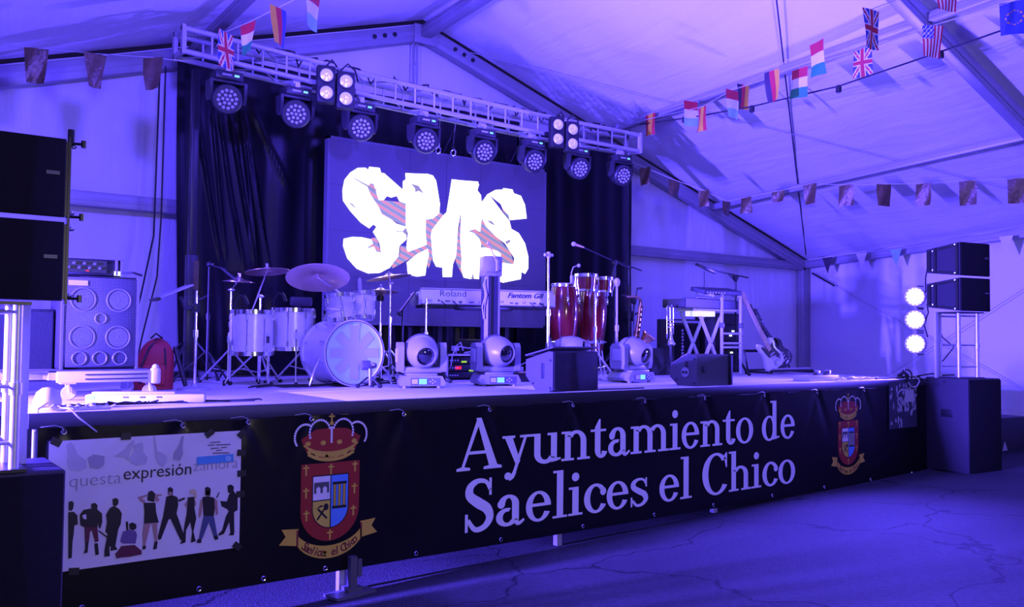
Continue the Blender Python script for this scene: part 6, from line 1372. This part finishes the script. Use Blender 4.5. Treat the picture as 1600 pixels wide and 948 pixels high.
GOLD_FLAGS = [
  [8.64, 8.4, 2.77, 0.19, 0.24, -1.47],
  [8.86, 8.07, 2.58, 0.19, 0.22, -0.04],
  [9.07, 7.74, 2.42, 0.19, 0.22, -1.56],
  [9.23, 7.49, 2.26, 0.19, 0.19, 0.16],
  [9.35, 7.27, 2.3, 0.19, 0.21, -1.68],
  [9.55, 6.92, 2.36, 0.19, 0.14, -1.61],
  [9.74, 6.58, 2.43, 0.19, 0.26, -1.6],
  [9.95, 6.21, 2.39, 0.19, 0.26, -1.53],
  [10.15, 5.82, 2.37, 0.19, 0.27, -0.51],
  [10.35, 5.43, 2.35, 0.19, 0.27, -1.65],
  [10.56, 5.0, 2.35, 0.19, 0.29, -1.21],
  [10.77, 4.54, 2.34, 0.2, 0.29, -1.17],
]
GOLD_LEFT = [
  [1.26, 8.36, 2.86, 0.19, 0.3, -0.36],
  [1.66, 8.06, 2.82, 0.19, 0.29, 0.17],
  [2.05, 7.76, 2.79, 0.19, 0.27, -0.92],
]
S1 = [ (8.71, 8.69, 3.48), (8.68, 8.34, 3.50), (8.50, 7.47, 3.46), (8.54, 6.68, 3.50), (7.81, 5.74, 3.31), (7.23, 4.81, 3.25), (6.89, 4.06, 3.26), (7.78, 3.86, 3.67) ]
S2 = [ (8.68, 8.72, 3.44), (8.47, 7.25, 3.34), (7.88, 6.32, 3.24), (8.14, 5.62, 3.37), (8.48, 5.09, 3.52), (8.38, 4.29, 3.52), (8.69, 3.67, 3.65), (8.94, 3.35, 3.75) ]
LIGHT = [ (8.71, 8.57, 3.40), (8.58, 7.42, 3.27), (8.47, 6.50, 3.19), (8.38, 5.31, 3.15), (8.55, 4.30, 3.30), (8.77, 3.62, 3.45), (8.81, 3.20, 3.55) ]
LS = [ (2.66, 8.04, 3.18), (2.67, 7.77, 3.15), (2.77, 7.50, 3.18), (2.92, 7.20, 3.26), (3.07, 6.83, 3.33), (3.20, 6.48, 3.39) ]
GS = [ (8.55, 8.59, 2.87), (8.64, 8.40, 2.77), (8.86, 8.07, 2.58), (9.07, 7.74, 2.42), (9.23, 7.49, 2.26), (9.35, 7.27, 2.30), (9.55, 6.92, 2.36), (9.74, 6.58, 2.43), (9.95, 6.21, 2.39), (10.15, 5.82, 2.37), (10.35, 5.43, 2.35), (10.56, 5.00, 2.35), (10.77, 4.54, 2.34), (10.97, 4.01, 2.34) ]
GL = [ (0.75, 8.74, 2.90), (1.26, 8.36, 2.86), (1.66, 8.06, 2.82), (2.05, 7.76, 2.79), (2.30, 7.69, 2.79) ]
SOCK = [ (8.52, 7.59, 3.27), (8.47, 6.50, 3.18), (8.38, 5.31, 3.14), (8.55, 4.30, 3.29) ]
for k, (q, fn, lab) in enumerate(NATION_FLAGS): flag(q[:3], q[3], q[4], q[5], fn, lab, k + 1, lean=[.0, .06, -.05, .08][k % 4])
cord('thin white bunting string to the upper union flag on right', S1, .004, M_offwhite); cord('thin white bunting string to the star ring flag on right', S2, .004, M_offwhite)
cord('thin white bunting string above the left end of the truss', LS, .004, M_offwhite); cord('thin pale string carrying the gold foil pennants at right', GS, .003, M_offwhite); cord('thin pale string carrying the gold foil pennants at left', GL, .003, M_offwhite)
t = thing('festoon_cable', 'black festoon cable with lamp sockets across the right roof', 'cable')
m = MB(); m.tube(LIGHT, .009, 6); m.build('cable', M_rubber, t)
for p in SOCK:
    m = MB(); m.lathe([(.02, .02), (.03, .0), (.03, -.05), (.022, -.06), (.001, -.06)], p, (0, 0, 1), 12); sk = m.build('lamp_socket', M_rubber, t)
M_foil = mat('gold foil', (.10, .065, .03), .38, .25, .6, 16, .4, 26)
def pennant(p, w, h, rz, lab, seed, taper, grp):
    m = MB(); rr = random.Random(seed); ph = rr.uniform(0, 6); Rz = Matrix.Rotation(rz, 3, 'Z'); nx, ny = 10, 12
    for j in range(ny + 1):
        for i in range(nx + 1):
            u, v = i / nx, j / ny; m.v.append(tuple(Rz @ Vector(((u - .5) * w * (1 - taper * v), .018 * math.sin(4 * u + ph + 3 * v) * (.3 + v), -v * h))))
    m.f = [(j * (nx + 1) + i, (j + 1) * (nx + 1) + i, (j + 1) * (nx + 1) + i + 1, j * (nx + 1) + i + 1) for j in range(ny) for i in range(nx)]; m.mi = [0] * len(m.f)
    o = m.build('foil_flag', M_foil); o.location = p; return tag(o, lab, 'flag', grp)
ORD = ['first', 'second', 'third', 'fourth', 'fifth', 'sixth', 'seventh', 'eighth', 'ninth', 'tenth', 'eleventh', 'twelfth']
for k, q in enumerate(GOLD_FLAGS): pennant(q[:3], q[3], q[4], q[5], 'brownish gold foil flag under right roof, ' + ORD[k] + ' from the black curtain', k, .05, 'gold foil flags at right')
for k, q in enumerate(GOLD_LEFT): pennant(q[:3], q[3], q[4], q[5], 'brownish gold foil flag on the left wall, ' + ['leftmost of three', 'middle of three', 'nearest the truss'][k], 40 + k, [.3, .42, .22][k], 'gold foil flags at left')
PEN = [((8.93, 1.90), 'black', 'dark triangular pennant nearest the tent corner post on right wall', .20), ((8.28, 1.93), 'white', 'pale triangular pennant, second from the tent corner post', .20), ((7.67, 1.95), 'sky', 'blue triangular pennant, third from the tent corner post', .20), ((5.95, 2.02), 'white', 'pale triangular pennant right of the speaker stack under eave', .20)]
for (y, z), c, lab, w in PEN:
    m = MB(); m.prism([(-w / 2, 0), (w / 2, 0), (0.01, -.29)], .002, Matrix(((0, 0, 1, 13.72), (-1, 0, 0, y), (0, 1, 0, z), (0, 0, 0, 1))))
    tag(m.build('pennant', FC[c]), lab, 'pennant', 'triangular pennants on the right wall')
cord('thin string of triangular pennants along the right eave', [(13.72, 9.45, 1.86), (13.72, 8.93, 1.90), (13.72, 8.28, 1.93), (13.72, 7.67, 1.95), (13.72, 6.8, 1.98), (13.72, 5.95, 2.02), (13.72, 4.7, 2.1)], .003, M_offwhite)
